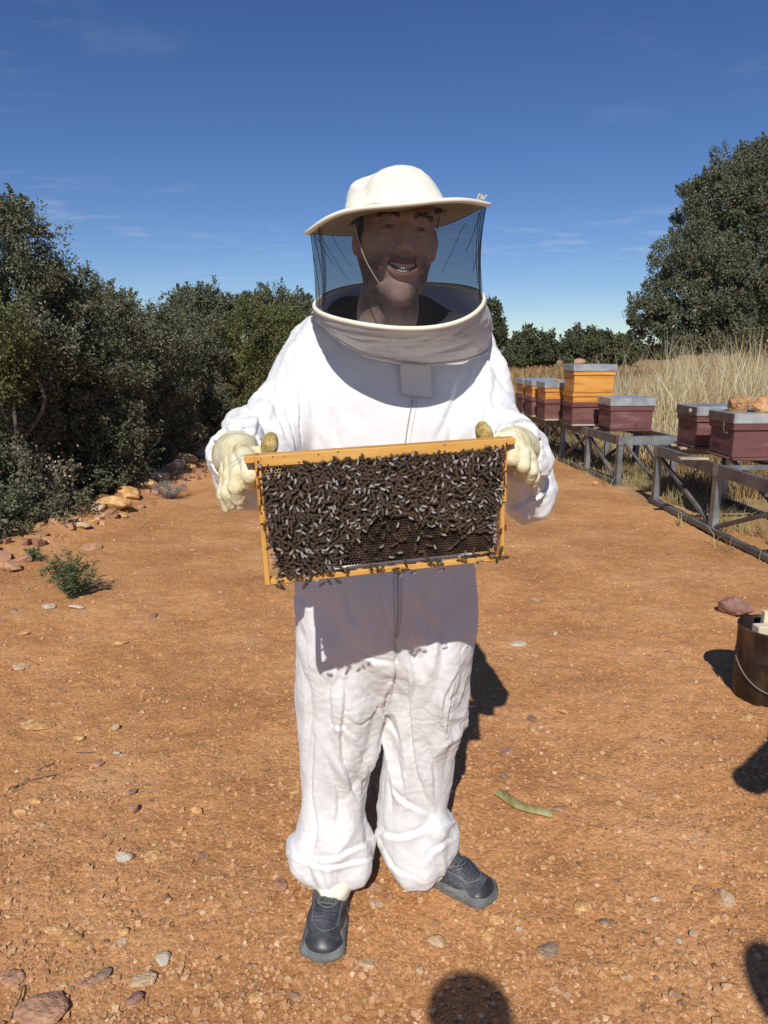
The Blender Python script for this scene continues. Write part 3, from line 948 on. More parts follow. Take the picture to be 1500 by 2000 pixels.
# tall pale grass behind the hives
n = 15000
Yt = r.uniform(9.3, 17, n); Xt = 3.3 + (Yt - 9.3) * 0.02 + r.random(n) ** 0.9 * (Yt * 0.62 - 2.6)
cl = pn(np.stack([Xt, Yt, Xt * 0], -1) * 1.5, 41)
keep = cl > -0.28 + 0.2 * r.random(n)
Xt, Yt, cl = Xt[keep], Yt[keep], cl[keep]
ht = (0.62 + 0.40 * r.random(len(Xt)) + 0.35 * cl) * sst(3.2, 4.6, Xt + 0.3)
ht = np.maximum(ht * (1 + 0.45 * (r.random(len(ht)) < 0.12)), 0.15)
tag(link('tall_grass', blades('tall_grass', Xt, Yt, ht * 1.15, 0.0042 + 0.0022 * r.random(len(Xt)), r.uniform(0.05, 0.5, len(Xt)), [STRAW], r)), 'tall pale dry grass behind the hives', 'grass', kind='stuff')
n = 42000
Yt = 7.2 + r.random(n) ** 1.2 * 16; Xt = 2.9 - 0.02 * (Yt - 8) + r.random(n) * (Yt * 0.66 - 2.0)
m = Xt > 2.45
Xt, Yt = Xt[m], Yt[m]
tag(link('undergrass', blades('undergrass', Xt, Yt, r.uniform(0.15, 0.55, len(Xt)) * sst(2.4, 4.2, Xt), 0.005 + 0.003 * r.random(len(Xt)), r.uniform(0.2, 0.9, len(Xt)), [STRAWD], r)), 'brown matted dry grass under the tall grass', 'grass', kind='stuff')
n = 42000
Yt = 12 + 60 * r.random(n) ** 2.2; Xt = r.uniform(-0.22, 0.66, n) * Yt
m = ((Yt > 15) | (Xt > 0.5 + 0.6 * (14 - Yt)))
Xt, Yt = Xt[m], Yt[m]
tag(link('pasture_grass', blades('pasture_grass', Xt, Yt, r.uniform(0.15, 0.5, len(Xt)), 0.006 + 0.00045 * Yt, r.uniform(0.1, 0.8, len(Xt)), [STRAWD], r)), 'dry brown pasture grass reaching to the far oaks', 'grass', kind='stuff')
# lower grass under and around the stands
n = 15000
Yt = r.uniform(3.9, 13, n); Xt = 2.62 + np.abs(r.normal(size=n)) * 0.55 - 0.04 * (Yt - 5)
cl = pn(np.stack([Xt, Yt, Xt * 0], -1) * 2.2, 43)
m = (cl > -0.02 - 0.25 * (Yt > 7.5)) & ((Xt > 2.85) | (r.random(n) < 0.15))
Xt, Yt = Xt[m], Yt[m]
tag(link('stand_grass', blades('stand_grass', Xt, Yt, r.uniform(0.05, 0.24, len(Xt)), 0.0035, r.uniform(0.2, 0.95, len(Xt)), [STRAWG], r)), 'dry tufted grass under and around the hive stands', 'grass', kind='stuff')
n = 3200
Yt = r.uniform(3.6, 12, n); Xt = edge_left(Yt) - 0.15 + r.normal(size=n) * 0.28
cl = pn(np.stack([Xt, Yt, Xt * 0], -1) * 2.5, 44); m = cl > 0.02
Xt, Yt = Xt[m], Yt[m]
tag(link('verge_grass', blades('verge_grass', Xt, Yt, r.uniform(0.04, 0.16, len(Xt)), 0.0028, r.uniform(0.3, 0.95, len(Xt)), [STRAWG], r)), 'thin dry grass along the left verge of the path', 'grass', kind='stuff')

# dead leaves patch at the foot of the thicket
n = 900
Pd = np.stack([blob(85, 950, 6.3, 1, 1)[0] + r.normal(size=n) * 0.15, 6.2 + r.normal(size=n) * 0.12, at(85, 950, 6.2)[2] + r.normal(size=n) * 0.16], -1)
DRY = mat('withered_leaf', [(0.30, 0.19, 0.14), (0.52, 0.36, 0.29), (0.68, 0.52, 0.43)], attr='rnd', rough=0.8, trans=0.2)
root = thing('withered_bush', (Pd[:, 0].mean(), 6.25, float(H(Pd[:, 0].mean(), 6.25))), 0, 'withered bush with pinkish beige dead leaves at the foot of the thicket', 'bush')
link('foliage', leaf_mesh('dead_leaves', Pd - np.array(root.location), 0.013, 0.008, [DRY], r), root)
mb = MB()
for k in range(9):
    e = np.array([r.normal() * 0.15, r.normal() * 0.08, Pd[:, 2].mean() - root.location[2] + r.normal() * 0.12])
    mb.tube([np.zeros(3), e * 0.5 + r.normal(size=3) * 0.02, e], [0.006, 0.004, 0.002], 5)
mb.build('stem', [BARK], root)


# green bush on the path at left, grey dead shrub farther back
def small_bush(name, px, py, wpx, hpx, label, cat, lm, nst, nl_, L, Wd, seed, droop=0.3):
    r = np.random.default_rng(seed)
    g = gnd(px, py); zc = g[1] * _c + 1.5 * _s
    R_, Hh = wpx / FPX * zc / 2, hpx / FPX * zc
    root = thing(name, g, 0, label, cat)
    mb = MB(); C, A = [], []
    for k in range(nst):
        a = r.uniform(0, 2 * PI); rr_ = R_ * r.random() ** 0.6
        e = np.array([math.cos(a) * rr_, math.sin(a) * rr_ * 0.8, Hh * r.uniform(0.55, 1.0) * (1 - 0.25 * (rr_ / R_) ** 2)])
        pth = catmull([np.array([r.normal() * 0.015, r.normal() * 0.015, -0.01]), e * np.array([0.45, 0.45, 0.5]) + r.normal(size=3) * 0.012, e], 5)
        mb.tube(pth, np.linspace(0.0028, 0.0010, len(pth)), 5)
        t_ = r.random(nl_) ** 0.6
        idx = t_ * (len(pth) - 1); i0 = np.minimum(idx.astype(int), len(pth) - 2)
        c = pth[i0] + (pth[i0 + 1] - pth[i0]) * (idx - i0)[:, None]
        d_ = r.normal(size=(nl_, 3)); d_[:, 2] = np.abs(d_[:, 2]) * 0.5; d_ /= np.linalg.norm(d_, axis=1, keepdims=True)
        C.append(c + d_ * L * 0.9); A.append(d_)
    mb.build('stem', [BARK], root)
    C = np.concatenate(C); A = np.concatenate(A)
    me = leaf_mesh('foliage', C, L * r.uniform(0.6, 1.2, len(C)), Wd, [lm], r, axis_=A * 2.2)
    link('foliage', me, root)
    return root


BUSHL = mat('narrow_green_leaf', [(0.045, 0.075, 0.028), (0.09, 0.14, 0.05), (0.16, 0.21, 0.09)], attr='rnd', rough=0.5, trans=0.2)
GREYT = mat('grey_dead_twig', [(0.20, 0.17, 0.15), (0.34, 0.31, 0.28), (0.46, 0.43, 0.40)], attr='rnd', rough=0.9)
small_bush('green_bush', 142, 1168, 122, 98, 'small green bush with narrow leaves growing on the open path', 'bush', BUSHL, 34, 46, 0.021, 0.0038, 5)
small_bush('dead_shrub', 332, 975, 96, 40, 'low grey dried out shrub at the path edge in front of the ledge rocks', 'shrub', GREYT, 60, 22, 0.022, 0.0016, 6)
small_bush('weed', 68, 1098, 60, 30, 'small grey green weed at the foot of the thicket near the left border', 'weed', BUSHL, 18, 20, 0.018, 0.003, 8)

# ------------------------------------------------------------------ hive stands
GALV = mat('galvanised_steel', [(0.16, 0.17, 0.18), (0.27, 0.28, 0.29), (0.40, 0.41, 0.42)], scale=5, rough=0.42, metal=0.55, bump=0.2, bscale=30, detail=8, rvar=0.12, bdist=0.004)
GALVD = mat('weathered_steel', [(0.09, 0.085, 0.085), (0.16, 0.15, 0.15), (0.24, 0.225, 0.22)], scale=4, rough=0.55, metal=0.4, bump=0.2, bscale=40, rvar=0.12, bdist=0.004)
PLANK = mat('weathered_plank', [(0.22, 0.17, 0.12), (0.42, 0.34, 0.25), (0.55, 0.47, 0.36)], scale=6, rough=0.85, stretch=(0.4, 6, 6), bump=0.5, bscale=40)


def angle_post(mb, x, y, z0, z1, sx, sy, w=0.05, t=0.005):
    """L profile: two thin walls"""
    mb.box((x + sx * w / 2, y, (z0 + z1) / 2), (w, t, z1 - z0), b=0.001)
    mb.box((x, y + sy * (w / 2 + t / 2 + 0.0005), (z0 + z1) / 2), (t, w, z1 - z0), b=0.001)


def stand(x0, y0, L, width, rz, top, label, bays, end_plate=True, skip_brace=()):
    """x0,y0 = near left corner; runs L metres away from the camera"""
    root = thing('hive_stand', (x0, y0, 0), rz, label, 'stand', 'steel stands carrying the hives')
    hR = 0.095
    for x, nm in ((0, 'rail'), (width, 'rail')):
        mb = MB()          # channel: web and two flanges
        s = 1 if x == 0 else -1
        mb.box((x, L / 2, top - hR / 2), (0.004, L, hR), b=0.001)
        mb.box((x + s * 0.024, L / 2, top - 0.003), (0.043, L - 0.004, 0.005), b=0.001)
        mb.box((x + s * 0.024, L / 2, top - hR + 0.003), (0.043, L - 0.004, 0.005), b=0.001)
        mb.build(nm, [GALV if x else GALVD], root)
    for y in (0.0, L):
        mb = MB()
        s = 1 if y == 0 else -1
        mb.box((width / 2, y - s * 0.004, top - hR / 2), (width + 0.012, 0.004, hR), b=0.001)
        mb.box((width / 2, y + s * 0.022, top + 0.003), (width - 0.1, 0.045, 0.005), b=0.001)
        mb.build('end_rail', [GALV], root)
    for x in (0.004, width - 0.004):
        mb = MB()
        s = 1 if x < 0.1 else -1
        mb.box((x, L / 2, 0.055), (0.045, L, 0.005), b=0.001)
        mb.box((x - s * 0.0235, L / 2, 0.036), (0.004, L, 0.042), b=0.001)
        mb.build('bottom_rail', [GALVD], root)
    nb = bays
    ys = np.linspace(0.04, L - 0.04, nb + 1)
    for i, y in enumerate(ys):
        for x in (0.004, width - 0.004):
            s = 1 if x < 0.1 else -1
            mb = MB()
            g = -0.02
            angle_post(mb, x + s * 0.003, y - 0.034, g, top - 0.1, s, 1)
            angle_post(mb, x + s * 0.003, y + 0.040, g, top - 0.1, s, -1)
            mb.box((x - s * 0.008, y, top - 0.047), (0.004, 0.075, 0.10), b=0.001)
            mb.build('post', [GALV], root)
        if 0 < i < nb:
            MB().box((width / 2, y, top - 0.03), (width - 0.06, 0.04, 0.04), b=0.002).build('cross_rail', [GALV], root)
    for i in range(nb):
        for x in (0.03, width - 0.03):
            if (i, x < 0.1) in skip_brace: continue
            a, b = (ys[i], ys[i + 1]) if i % 2 == 0 else (ys[i + 1], ys[i])
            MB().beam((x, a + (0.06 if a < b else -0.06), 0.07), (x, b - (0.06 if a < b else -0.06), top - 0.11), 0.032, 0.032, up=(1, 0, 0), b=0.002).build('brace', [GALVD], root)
    mb = MB()
    mb.beam((0.06, 0.0, 0.50), (width * 0.62, 0.0, 0.08), 0.03, 0.03, up=(0, 1, 0), b=0.002)
    mb.build('brace', [GALVD], root)
    return root


def rgnd(px, py):
    return gnd(px, py)


stand(2.86, 3.42, 3.66, 0.76, math.radians(2.4), 0.59, 'nearest steel hive stand at the right border, two maroon hives on it', 3)
stand(2.655, 8.0, 2.0, 0.70, math.radians(5.2), 0.565, 'middle steel hive stand carrying the tallest hive and a low maroon hive', 2)
stand(2.30, 10.12, 2.2, 0.70, math.radians(4.5), 0.565, 'farthest steel hive stand, three orange and maroon hives on it', 2)

# ------------------------------------------------------------------ hives
MAROON = mat('maroon_paint', [(0.085, 0.030, 0.029), (0.145, 0.055, 0.050), (0.165, 0.066, 0.059), (0.24, 0.125, 0.11)], scale=3.5, rough=0.6, stretch=(0.7, 0.7, 3), bump=0.35, bscale=14, bstretch=(0.5, 0.5, 5), detail=9, bdist=0.004, obj_rand=1)
HONEY = mat('oiled_pine', [(0.42, 0.155, 0.022), (0.62, 0.27, 0.045), (0.74, 0.37, 0.085)], scale=3.0, rough=0.5, stretch=(0.6, 0.6, 7), bump=0.2, bscale=30, bstretch=(0.5, 0.5, 6), detail=9, bdist=0.003, obj_rand=1)
ZINC = mat('zinc_sheet', [(0.26, 0.28, 0.29), (0.42, 0.44, 0.45), (0.58, 0.60, 0.61)], scale=6, rough=0.4, metal=0.45, bump=0.12, bscale=18, detail=9, rvar=0.15, bdist=0.004, obj_rand=1)
ZINCB = mat('brown_tin', [(0.10, 0.075, 0.055), (0.17, 0.13, 0.10), (0.26, 0.21, 0.17)], scale=7, rough=0.6, metal=0.3)
WHITE = mat('white_paint', [(0.72, 0.72, 0.70), (0.80, 0.80, 0.78)], rough=0.6)
BLACK = mat('dark_metal', [(0.02, 0.02, 0.02), (0.05, 0.045, 0.04)], rough=0.5)
HW, HD = 0.51, 0.41


def hive(x, y, rz, z, levels, label, body_h=0.31, lid_h=0.082, brown_side=False, extras=None):
    """x,y = front left corner; origin at that corner"""
    root = thing('beehive', (x, y, z), rz, label, 'beehive', 'beehives standing on the steel stands')
    cx, cy = HW / 2, HD / 2
    floor = MB().box((cx, cy - 0.01, 0.012), (HW - 0.004, HD + 0.02, 0.022), b=0.003)
    floor.build('floor_board', [PLANK if levels else MAROON], root)
    z0 = 0.0245
    MB().box((cx, cy, z0 + (body_h - 0.085) / 2), (HW, HD, body_h - 0.085), b=0.004).build('brood_box', [MAROON], root)
    MB().box((cx, cy, z0 + body_h - 0.085 + 0.0305), (HW + 0.03, HD + 0.03, 0.058), b=0.005).build('rim_band', [MAROON], root)
    mb = MB()
    mb.box((-0.004, cy, z0 + 0.012), (0.008, HD * 0.8, 0.012), b=0.001)
    mb.build('entrance_slot', [BLACK], root)
    if brown_side: MB().box((-0.018, cy, z0 - 0.006), (0.032, HD * 0.92, 0.014), b=0.003).build('landing_board', [MAROON], root)
    # hand hold on the wide face
    mb = MB(); mb.box((HW * 0.62, -0.0035, z0 + 0.055), (0.03, 0.005, 0.045), b=0.002); mb.build('metal_latch', [MAROON], root)
    zt = z0 + body_h - 0.0255
    for h in levels:
        s = MB()
        MB().box((cx, cy, zt + (h - 0.05) / 2 + 0.001), (HW, HD, h - 0.05), b=0.004).build('super_box', [HONEY], root)
        MB().box((cx, cy, zt + h - 0.05 + 0.0265), (HW + 0.026, HD + 0.026, 0.049), b=0.004).build('super_rim', [HONEY], root)
        zt += h + 0.003
    lid = MB().box((cx, cy, zt + lid_h / 2), (HW + 0.045, HD + 0.045, lid_h), b=0.004).build('lid', [ZINC], root)
    if brown_side:
        MB().box((-0.0245, cy, zt + lid_h / 2), (0.003, HD + 0.030, lid_h - 0.006), b=0.001).build('brown_side_sheet', [ZINCB], lid)  # thin darker brown sheet over the left side of the lid
    if extras: extras(root, lid, zt, zt + lid_h)
    return root, z + zt + lid_h


def near_extras(root, lid, za, zb):
    # stencilled row of white marks on the lid edge, as seen in the photograph
    mb = MB()
    pat = ['1101', '1011', '1101', '0111', '1110', '1011', '1101']
    for i, s_ in enumerate(pat):
        x = 0.345 + i * 0.0115
        mb.box((x, -0.0240, zb - 0.038), (0.0022, 0.001, 0.026), b=0.0002)
        for j, b in enumerate(s_):
            if b == '1': mb.box((x + 0.004, -0.0240, zb - 0.028 - j * 0.0068), (0.0050, 0.001, 0.0022), b=0.0002)
    mb.build('stencilled_number', [WHITE], lid)
    mb = MB()
    mb.tube([(-0.022, 0.13, za + 0.01), (-0.03, 0.13, za - 0.03), (-0.024, 0.13, za - 0.075)], 0.004, 6)
    mb.box((-0.021, 0.10, za - 0.085), (0.006, 0.05, 0.012), b=0.002)
    mb.build('hook_clasp', [GALV], root)


def disc_extra(root, lid, za, zb):
    mb = MB()
    a = np.linspace(0, 2 * PI, 17)[:-1]
    for (yy, zz, rr_) in ((0.115, (za + zb) / 2, 0.019), (0.135, (za + zb) / 2 + 0.002, 0.012)):
        mb.tube([(-0.024, yy, zz), (-0.031, yy, zz)], rr_, 14)
    mb.build('white_disc', [WHITE], root)


RZ1 = math.radians(1.5)
h1, z1 = hive(2.91, 5.90, RZ1, 0.612, [], 'nearest maroon hive with two orange rocks on its zinc lid, right border', brown_side=True, extras=near_extras)
h2, z2 = hive(2.915, 6.62, RZ1, 0.612, [], 'maroon hive with a white disc on the side of its lid, behind the nearest hive', brown_side=True, extras=disc_extra)
h3, z3 = hive(2.70, 8.50, math.radians(3), 0.575, [], 'low maroon hive without a super, next to the tallest hive', body_h=0.30, lid_h=0.095)
h4, z4 = hive(2.405, 9.12, math.radians(3), 0.575, [0.125, 0.265], 'tallest hive with two honey coloured supers and a stone on its lid', body_h=0.295)
h5, z5 = hive(2.215, 9.85, math.radians(3), 0.575, [0.150], 'hive with one orange super directly behind the tallest hive', body_h=0.29)
h6, z6 = hive(2.150, 10.42, math.radians(3), 0.575, [0.150], 'hive with one orange super squeezed between its two neighbours', body_h=0.29)
h7, z7 = hive(2.125, 10.98, math.radians(3), 0.575, [0.150], 'farthest hive of the row with one orange super', body_h=0.29)

# planks lying on the nearest stand
for (px, py, Yc_, w, dd, lab) in ((1354, 887, 6.08, 0.24, 0.07, 'weathered board laid across the rail of the nearest stand, in front of the hives'),
                                  (1342, 873, 6.75, 0.15, 0.06, 'short pale board on the nearest stand behind the front one'),
                                  (1335, 870, 6.98, 0.26, 0.07, 'weathered board across the far end of the nearest stand')):
    X = (px - 750) / FPX * (Yc_ * _c + 0.89 * _s)
    o = MB().box((0, 0, 0.010), (w, dd, 0.019), b=0.002).build('plank', [PLANK])
    o.location = (X, Yc_, 0.5935); o.rotation_euler = (0, 0, math.radians(-3))
    tag(o, lab, 'board', 'boards lying on the nearest stand')


def lidrock(kind, X, Y, Z, r, flat, asp, rz, label, seed):
    o = link('rock', rock(kind, seed, 3, flat, asp, 0.4))
    o.scale = (r, r, r); o.location = (X, Y, Z + r * flat * 0.72); o.rotation_euler = (0, 0, rz)
    return tag(o, label, 'rock', 'rocks weighing down hive lids')


ORR = ST['orange'] = mat('orange_rock', [(0.34, 0.14, 0.05), (0.52, 0.25, 0.10), (0.66, 0.40, 0.20), (0.74, 0.52, 0.30)], scale=2.0, rough=0.9, bump=0.9, bscale=6, bdist=0.06)
lidrock('orange', 3.055, 6.16, z1 - 0.01, 0.128, 0.72, 0.8, 0.4, 'smaller reddish orange rock on the left part of the nearest lid', 1)
lidrock('orange', 3.262, 6.08, z1 - 0.012, 0.205, 0.52, 0.72, -0.1, 'larger flat orange rock leaning on the smaller one on the nearest lid', 4)
lidrock('brown', 2.52, 9.36, z4 - 0.006, 0.075, 0.66, 0.8, 0.2, 'brown stone on the lid of the tallest hive', 2)
lidrock('brown', 2.45, 10.2, z5 - 0.008, 0.06, 0.35, 0.8, 0.2, 'flat dark stone on the lid of the hive behind the tallest one', 3)

# ------------------------------------------------------------------ bucket
RUST = mat('sooty_rusty_tin', [(0.014, 0.010, 0.008), (0.045, 0.028, 0.019), (0.15, 0.085, 0.045), (0.34, 0.28, 0.22)], scale=7, rough=0.55, metal=0.4, bump=0.4, bscale=18, rvar=0.2, bdist=0.006, pos=[0.3, 0.48, 0.62, 0.8], stretch=(1, 1, 0.5))
RUSTI = mat('grey_inner_tin', [(0.05, 0.05, 0.045), (0.14, 0.14, 0.13)], scale=6, rough=0.5, metal=0.5)
CREAMW = mat('pale_wood_block', [(0.62, 0.50, 0.32), (0.75, 0.64, 0.45)], scale=4, rough=0.7, stretch=(1, 1, 6))
bk = thing('bucket', (1.685, 2.90, 0.0), 0, 'sooty rusty metal bucket with pale wood in it, cut by the right border', 'bucket')
prof = [(0.0, 0.004), (0.116, 0.004), (0.122, 0.012), (0.127, 0.08), (0.1285, 0.20), (0.1310, 0.206), (0.1285, 0.212), (0.131, 0.325), (0.135, 0.335), (0.133, 0.342), (0.128, 0.338), (0.126, 0.21), (0.118, 0.02), (0.0, 0.016)]
nseg = 40
a = np.arange(nseg) * 2 * PI / nseg
Vb = np.array([[(q[0] * (1 + 0.012 * math.sin(3 * t_)) * math.cos(t_), q[0] * math.sin(t_), q[1]) for q in prof] for t_ in a]).reshape(-1, 3)
link('pail', newmesh('pail', Vb, grid_faces(nseg, len(prof), True), True, [RUST]), bk)
mb = MB()
th = np.linspace(PI * 0.98, PI * 1.9, 26)
mb.tube([(0.139 * math.cos(t_), 0.139 * math.sin(t_), 0.20 - 0.12 * math.sin((t_ - PI * 0.98) / (PI * 0.92) * PI)) for t_ in th], 0.0028, 7)
mb.build('wire_handle', [GALVD], bk)
mb = MB()
mb.box((-0.1345, 0.01, 0.215), (0.006, 0.03, 0.05), b=0.002)
mb.build('handle_lug', [RUST], bk)
for (x, y, sx, sy, h, lab, rz) in ((-0.005, 0.0, 0.14, 0.05, 0.325, 'pale wooden block standing in the rusty bucket', 0.1), (0.03, 0.045, 0.10, 0.03, 0.372, 'taller cream board standing behind the block in the bucket', 0.0)):
    o = MB().box((0, 0, h / 2), (sx, sy, h), b=0.003).build('wood_block', [CREAMW])
    o.location = (1.685 + x, 2.90 + y, 0.02); o.rotation_euler = (0, 0, rz)
    tag(o, lab, 'wood block')

# ------------------------------------------------------------------ green stalk
GRN = mat('olive_stalk', [(0.20, 0.17, 0.055), (0.31, 0.265, 0.10), (0.42, 0.37, 0.20)], scale=14, rough=0.5, stretch=(4, 0.6, 1), bump=0.2, bscale=60)
g0, g1, g2 = gnd(973, 1560), gnd(1018, 1588), gnd(1080, 1605)
pth = catmull([g0, g1 + np.array([0, -0.004, 0]), g2], 8)
nP = len(pth)
hz_ = np.array([float(H(q_[0], q_[1], True)) for q_ in pth])
pth[:, 2] = hz_.max() * 0.5 + hz_ * 0.5 + 0.010
o = MB().tube(pth, np.interp(np.linspace(0, 1, len(pth)), [0, 0.2, 0.9, 1], [0.0195, 0.0200, 0.0180, 0.0165]), 14, flat=0.5).build('stalk_piece', [GRN], smooth=False)
tag(o, 'curved olive green cut stalk lying on the path right of the man', 'stalk')

# dry twigs on the ground
TW = mat('dry_twig', [(0.10, 0.07, 0.05), (0.30, 0.22, 0.15)], rough=0.9)
for i, pts in enumerate((((15, 1538), (60, 1520), (110, 1508)), ((70, 1502), (85, 1494), (102, 1488)), ((145, 1465), (165, 1466), (180, 1466)), ((420, 1878), (428, 1872)), ((45, 1286), (60, 1291), (73, 1297)), ((0, 1550), (8, 1551)),
                         ((480, 1890), (500, 1888)), ((20, 1995), (40, 1950), (45, 1930)))):
    mb = MB()
    P_ = [gnd(a_, b_, 0.012) for a_, b_ in pts]
    P_ = [q + np.array([0, 0, float(H(q[0], q[1]))]) for q in P_]
    mb.tube(P_, 0.0022, 5)
    tag(mb.build('dry_twig', [TW]), 'thin dry twig lying on the left part of the path', 'twig', 'dry twigs lying on the path')

# ================================================================== the beekeeper
SUIT = mat('white_cotton', [(0.66, 0.655, 0.645), (0.72, 0.715, 0.705), (0.76, 0.755, 0.75)], scale=7, rough=0.75, bump=0.35, bscale=30, bdist=0.005, sheen=0.1, spec=0.3)
# faint dust and glue stains on the cotton
t = SUIT.node_tree
pr = t.nodes['Principled BSDF']; base_in = pr.inputs['Base Color'].links[0].from_socket
cso = t.nodes.new('ShaderNodeTexCoord')
sn = t.nodes.new('ShaderNodeTexNoise'); sn.inputs['Scale'].default_value = 34; sn.inputs['Detail'].default_value = 3
sn2 = t.nodes.new('ShaderNodeTexNoise'); sn2.inputs['Scale'].default_value = 5.5; sn2.inputs['Detail'].default_value = 2
t.links.new(cso.outputs['Object'], sn.inputs['Vector']); t.links.new(cso.outputs['Object'], sn2.inputs['Vector'])
q1 = t.nodes.new('ShaderNodeMapRange'); q1.inputs['From Min'].default_value = 0.66; q1.inputs['From Max'].default_value = 0.74
q2 = t.nodes.new('ShaderNodeMapRange'); q2.inputs['From Min'].default_value = 0.54; q2.inputs['From Max'].default_value = 0.66; q2.inputs['To Max'].default_value = 0.45
t.links.new(sn.outputs['Fac'], q1.inputs['Value']); t.links.new(sn2.outputs['Fac'], q2.inputs['Value'])
qm = t.nodes.new('ShaderNodeMath'); qm.operation = 'MULTIPLY'; t.links.new(q1.outputs[0], qm.inputs[0]); t.links.new(q2.outputs[0], qm.inputs[1])
mm = t.nodes.new('ShaderNodeMix'); mm.data_type = 'RGBA'; t.links.new(qm.outputs[0], mm.inputs[0]); t.links.new(base_in, mm.inputs[6]); mm.inputs[7].default_value = (0.32, 0.29, 0.28, 1)
t.links.new(mm.outputs[2], pr.inputs['Base Color'])

CREAM = mat('cream_canvas', [(0.72, 0.68, 0.52), (0.80, 0.77, 0.62), (0.84, 0.82, 0.70)], scale=8, rough=0.8, bump=0.3, bscale=500, bdist=0.0008)
GLOVE = mat('cream_leather', [(0.36, 0.27, 0.11), (0.64, 0.56, 0.33), (0.72, 0.67, 0.45), (0.78, 0.75, 0.58)], scale=20, rough=0.8, bump=0.8, bscale=95, bdist=0.003, detail=8)
THUMB = mat('propolis_stained_leather', [(0.20, 0.125, 0.03), (0.46, 0.33, 0.10), (0.66, 0.55, 0.29)], scale=60, rough=0.7, bump=0.7, bscale=160, bdist=0.0018, detail=8)
SKIN = mat('skin', [(0.54, 0.355, 0.29), (0.66, 0.46, 0.385), (0.72, 0.53, 0.45)], scale=14, rough=0.68, bump=0.4, bscale=260, bdist=0.0010, spec=0.3)
t = SKIN.node_tree; pr = t.nodes['Principled BSDF']; b_in = pr.inputs['Base Color'].links[0].from_socket
sn = t.nodes.new('ShaderNodeAttribute'); sn.attribute_name = 'stub'
mk = t.nodes.new('ShaderNodeMix'); mk.data_type = 'RGBA'; t.links.new(b_in, mk.inputs[6]); mk.inputs[7].default_value = (0.075, 0.045, 0.033, 1)
ms_ = t.nodes.new('ShaderNodeMath'); ms_.operation = 'MULTIPLY'; ms_.inputs[1].default_value = 0.74
t.links.new(sn.outputs['Fac'], ms_.inputs[0]); t.links.new(ms_.outputs[0], mk.inputs[0]); t.links.new(mk.outputs[2], pr.inputs['Base Color'])
HAIR = mat('dark_brown_hair', [(0.018, 0.011, 0.008), (0.05, 0.03, 0.02)], scale=60, rough=0.7)
TSH = mat('black_cotton', [(0.010, 0.010, 0.012), (0.02, 0.02, 0.022)], rough=0.9)
SHOE = mat('black_shoe_fabric', [(0.012, 0.013, 0.016), (0.026, 0.028, 0.033), (0.05, 0.052, 0.058)], scale=22, rough=0.72, bump=0.5, bscale=420, bdist=0.001)
MESHP = SHOE.node_tree; _v = MESHP.nodes.new('ShaderNodeTexVoronoi'); _v.inputs['Scale'].default_value = 230
_c2 = MESHP.nodes.new('ShaderNodeTexCoord'); MESHP.links.new(_c2.outputs['Object'], _v.inputs['Vector'])
_m = MESHP.nodes.new('ShaderNodeMix'); _m.data_type = 'RGBA'; _m.blend_type = 'MULTIPLY'; _m.inputs[0].default_value = 1
_r = MESHP.nodes.new('ShaderNodeMapRange'); _r.inputs['From Max'].default_value = 0.6; _r.inputs['To Min'].default_value = 0.25; _r.inputs['To Max'].default_value = 2.6
_p = MESHP.nodes['Principled BSDF']; MESHP.links.new(_v.outputs['Distance'], _r.inputs['Value']); MESHP.links.new(_p.inputs['Base Color'].links[0].from_socket, _m.inputs[6]); MESHP.links.new(_r.outputs[0], _m.inputs[7]); MESHP.links.new(_m.outputs[2], _p.inputs['Base Color'])
SHOEL = mat('black_shoe_overlay', [(0.016, 0.017, 0.020), (0.05, 0.052, 0.056), (0.34, 0.32, 0.28)], scale=13, rough=0.42, bump=0.15, bscale=90, bdist=0.001, pos=[0.35, 0.62, 0.80])
SOLE = mat('grey_foam_sole', [(0.085, 0.09, 0.09), (0.14, 0.145, 0.14), (0.22, 0.21, 0.19)], scale=18, rough=0.85, bump=0.4, bscale=60, bdist=0.002, stretch=(1, 1, 3))
STEELZ = mat('zip_tape', [(0.50, 0.50, 0.50), (0.60, 0.60, 0.60)], rough=0.6)
ZIPD = mat('zip_teeth', [(0.30, 0.28, 0.25), (0.42, 0.40, 0.36)], rough=0.5)
TEETH = mat('teeth', [(0.78, 0.73, 0.62), (0.84, 0.80, 0.70)], rough=0.3)
LIP = mat('lips', [(0.30, 0.12, 0.10), (0.38, 0.17, 0.145)], rough=0.5)
DARKM = mat('mouth_inside', [(0.03, 0.01, 0.01), (0.06, 0.02, 0.02)], rough=0.6)
EYEW = mat('eye_white', [(0.50, 0.47, 0.44), (0.55, 0.52, 0.5)], rough=0.25)
IRIS = mat('iris', [(0.03, 0.02, 0.012), (0.06, 0.04, 0.02)], rough=0.15)
STUB = None

PB = np.array([0.0, 1.77, 0.0])
person = thing('person', PB, 0, 'smiling man in white beekeeping suit and veiled hat holding up a frame of bees', 'person')


def part(name, V, F, mats, parent=person, smooth=True, mi=None):
    o = link(name, newmesh(name, V - PB, F, smooth, mats, mi), parent)
    return o


# ---------- coverall ----------
def row(py, xl, xr, Yc, ry, zoff=0.0, pad=0.0):
    a, b = at(xl, py, Yc), at(xr, py, Yc)
    return (a[2] + zoff, (a[0] + b[0]) / 2, Yc, (b[0] - a[0]) / 2 - pad, ry)


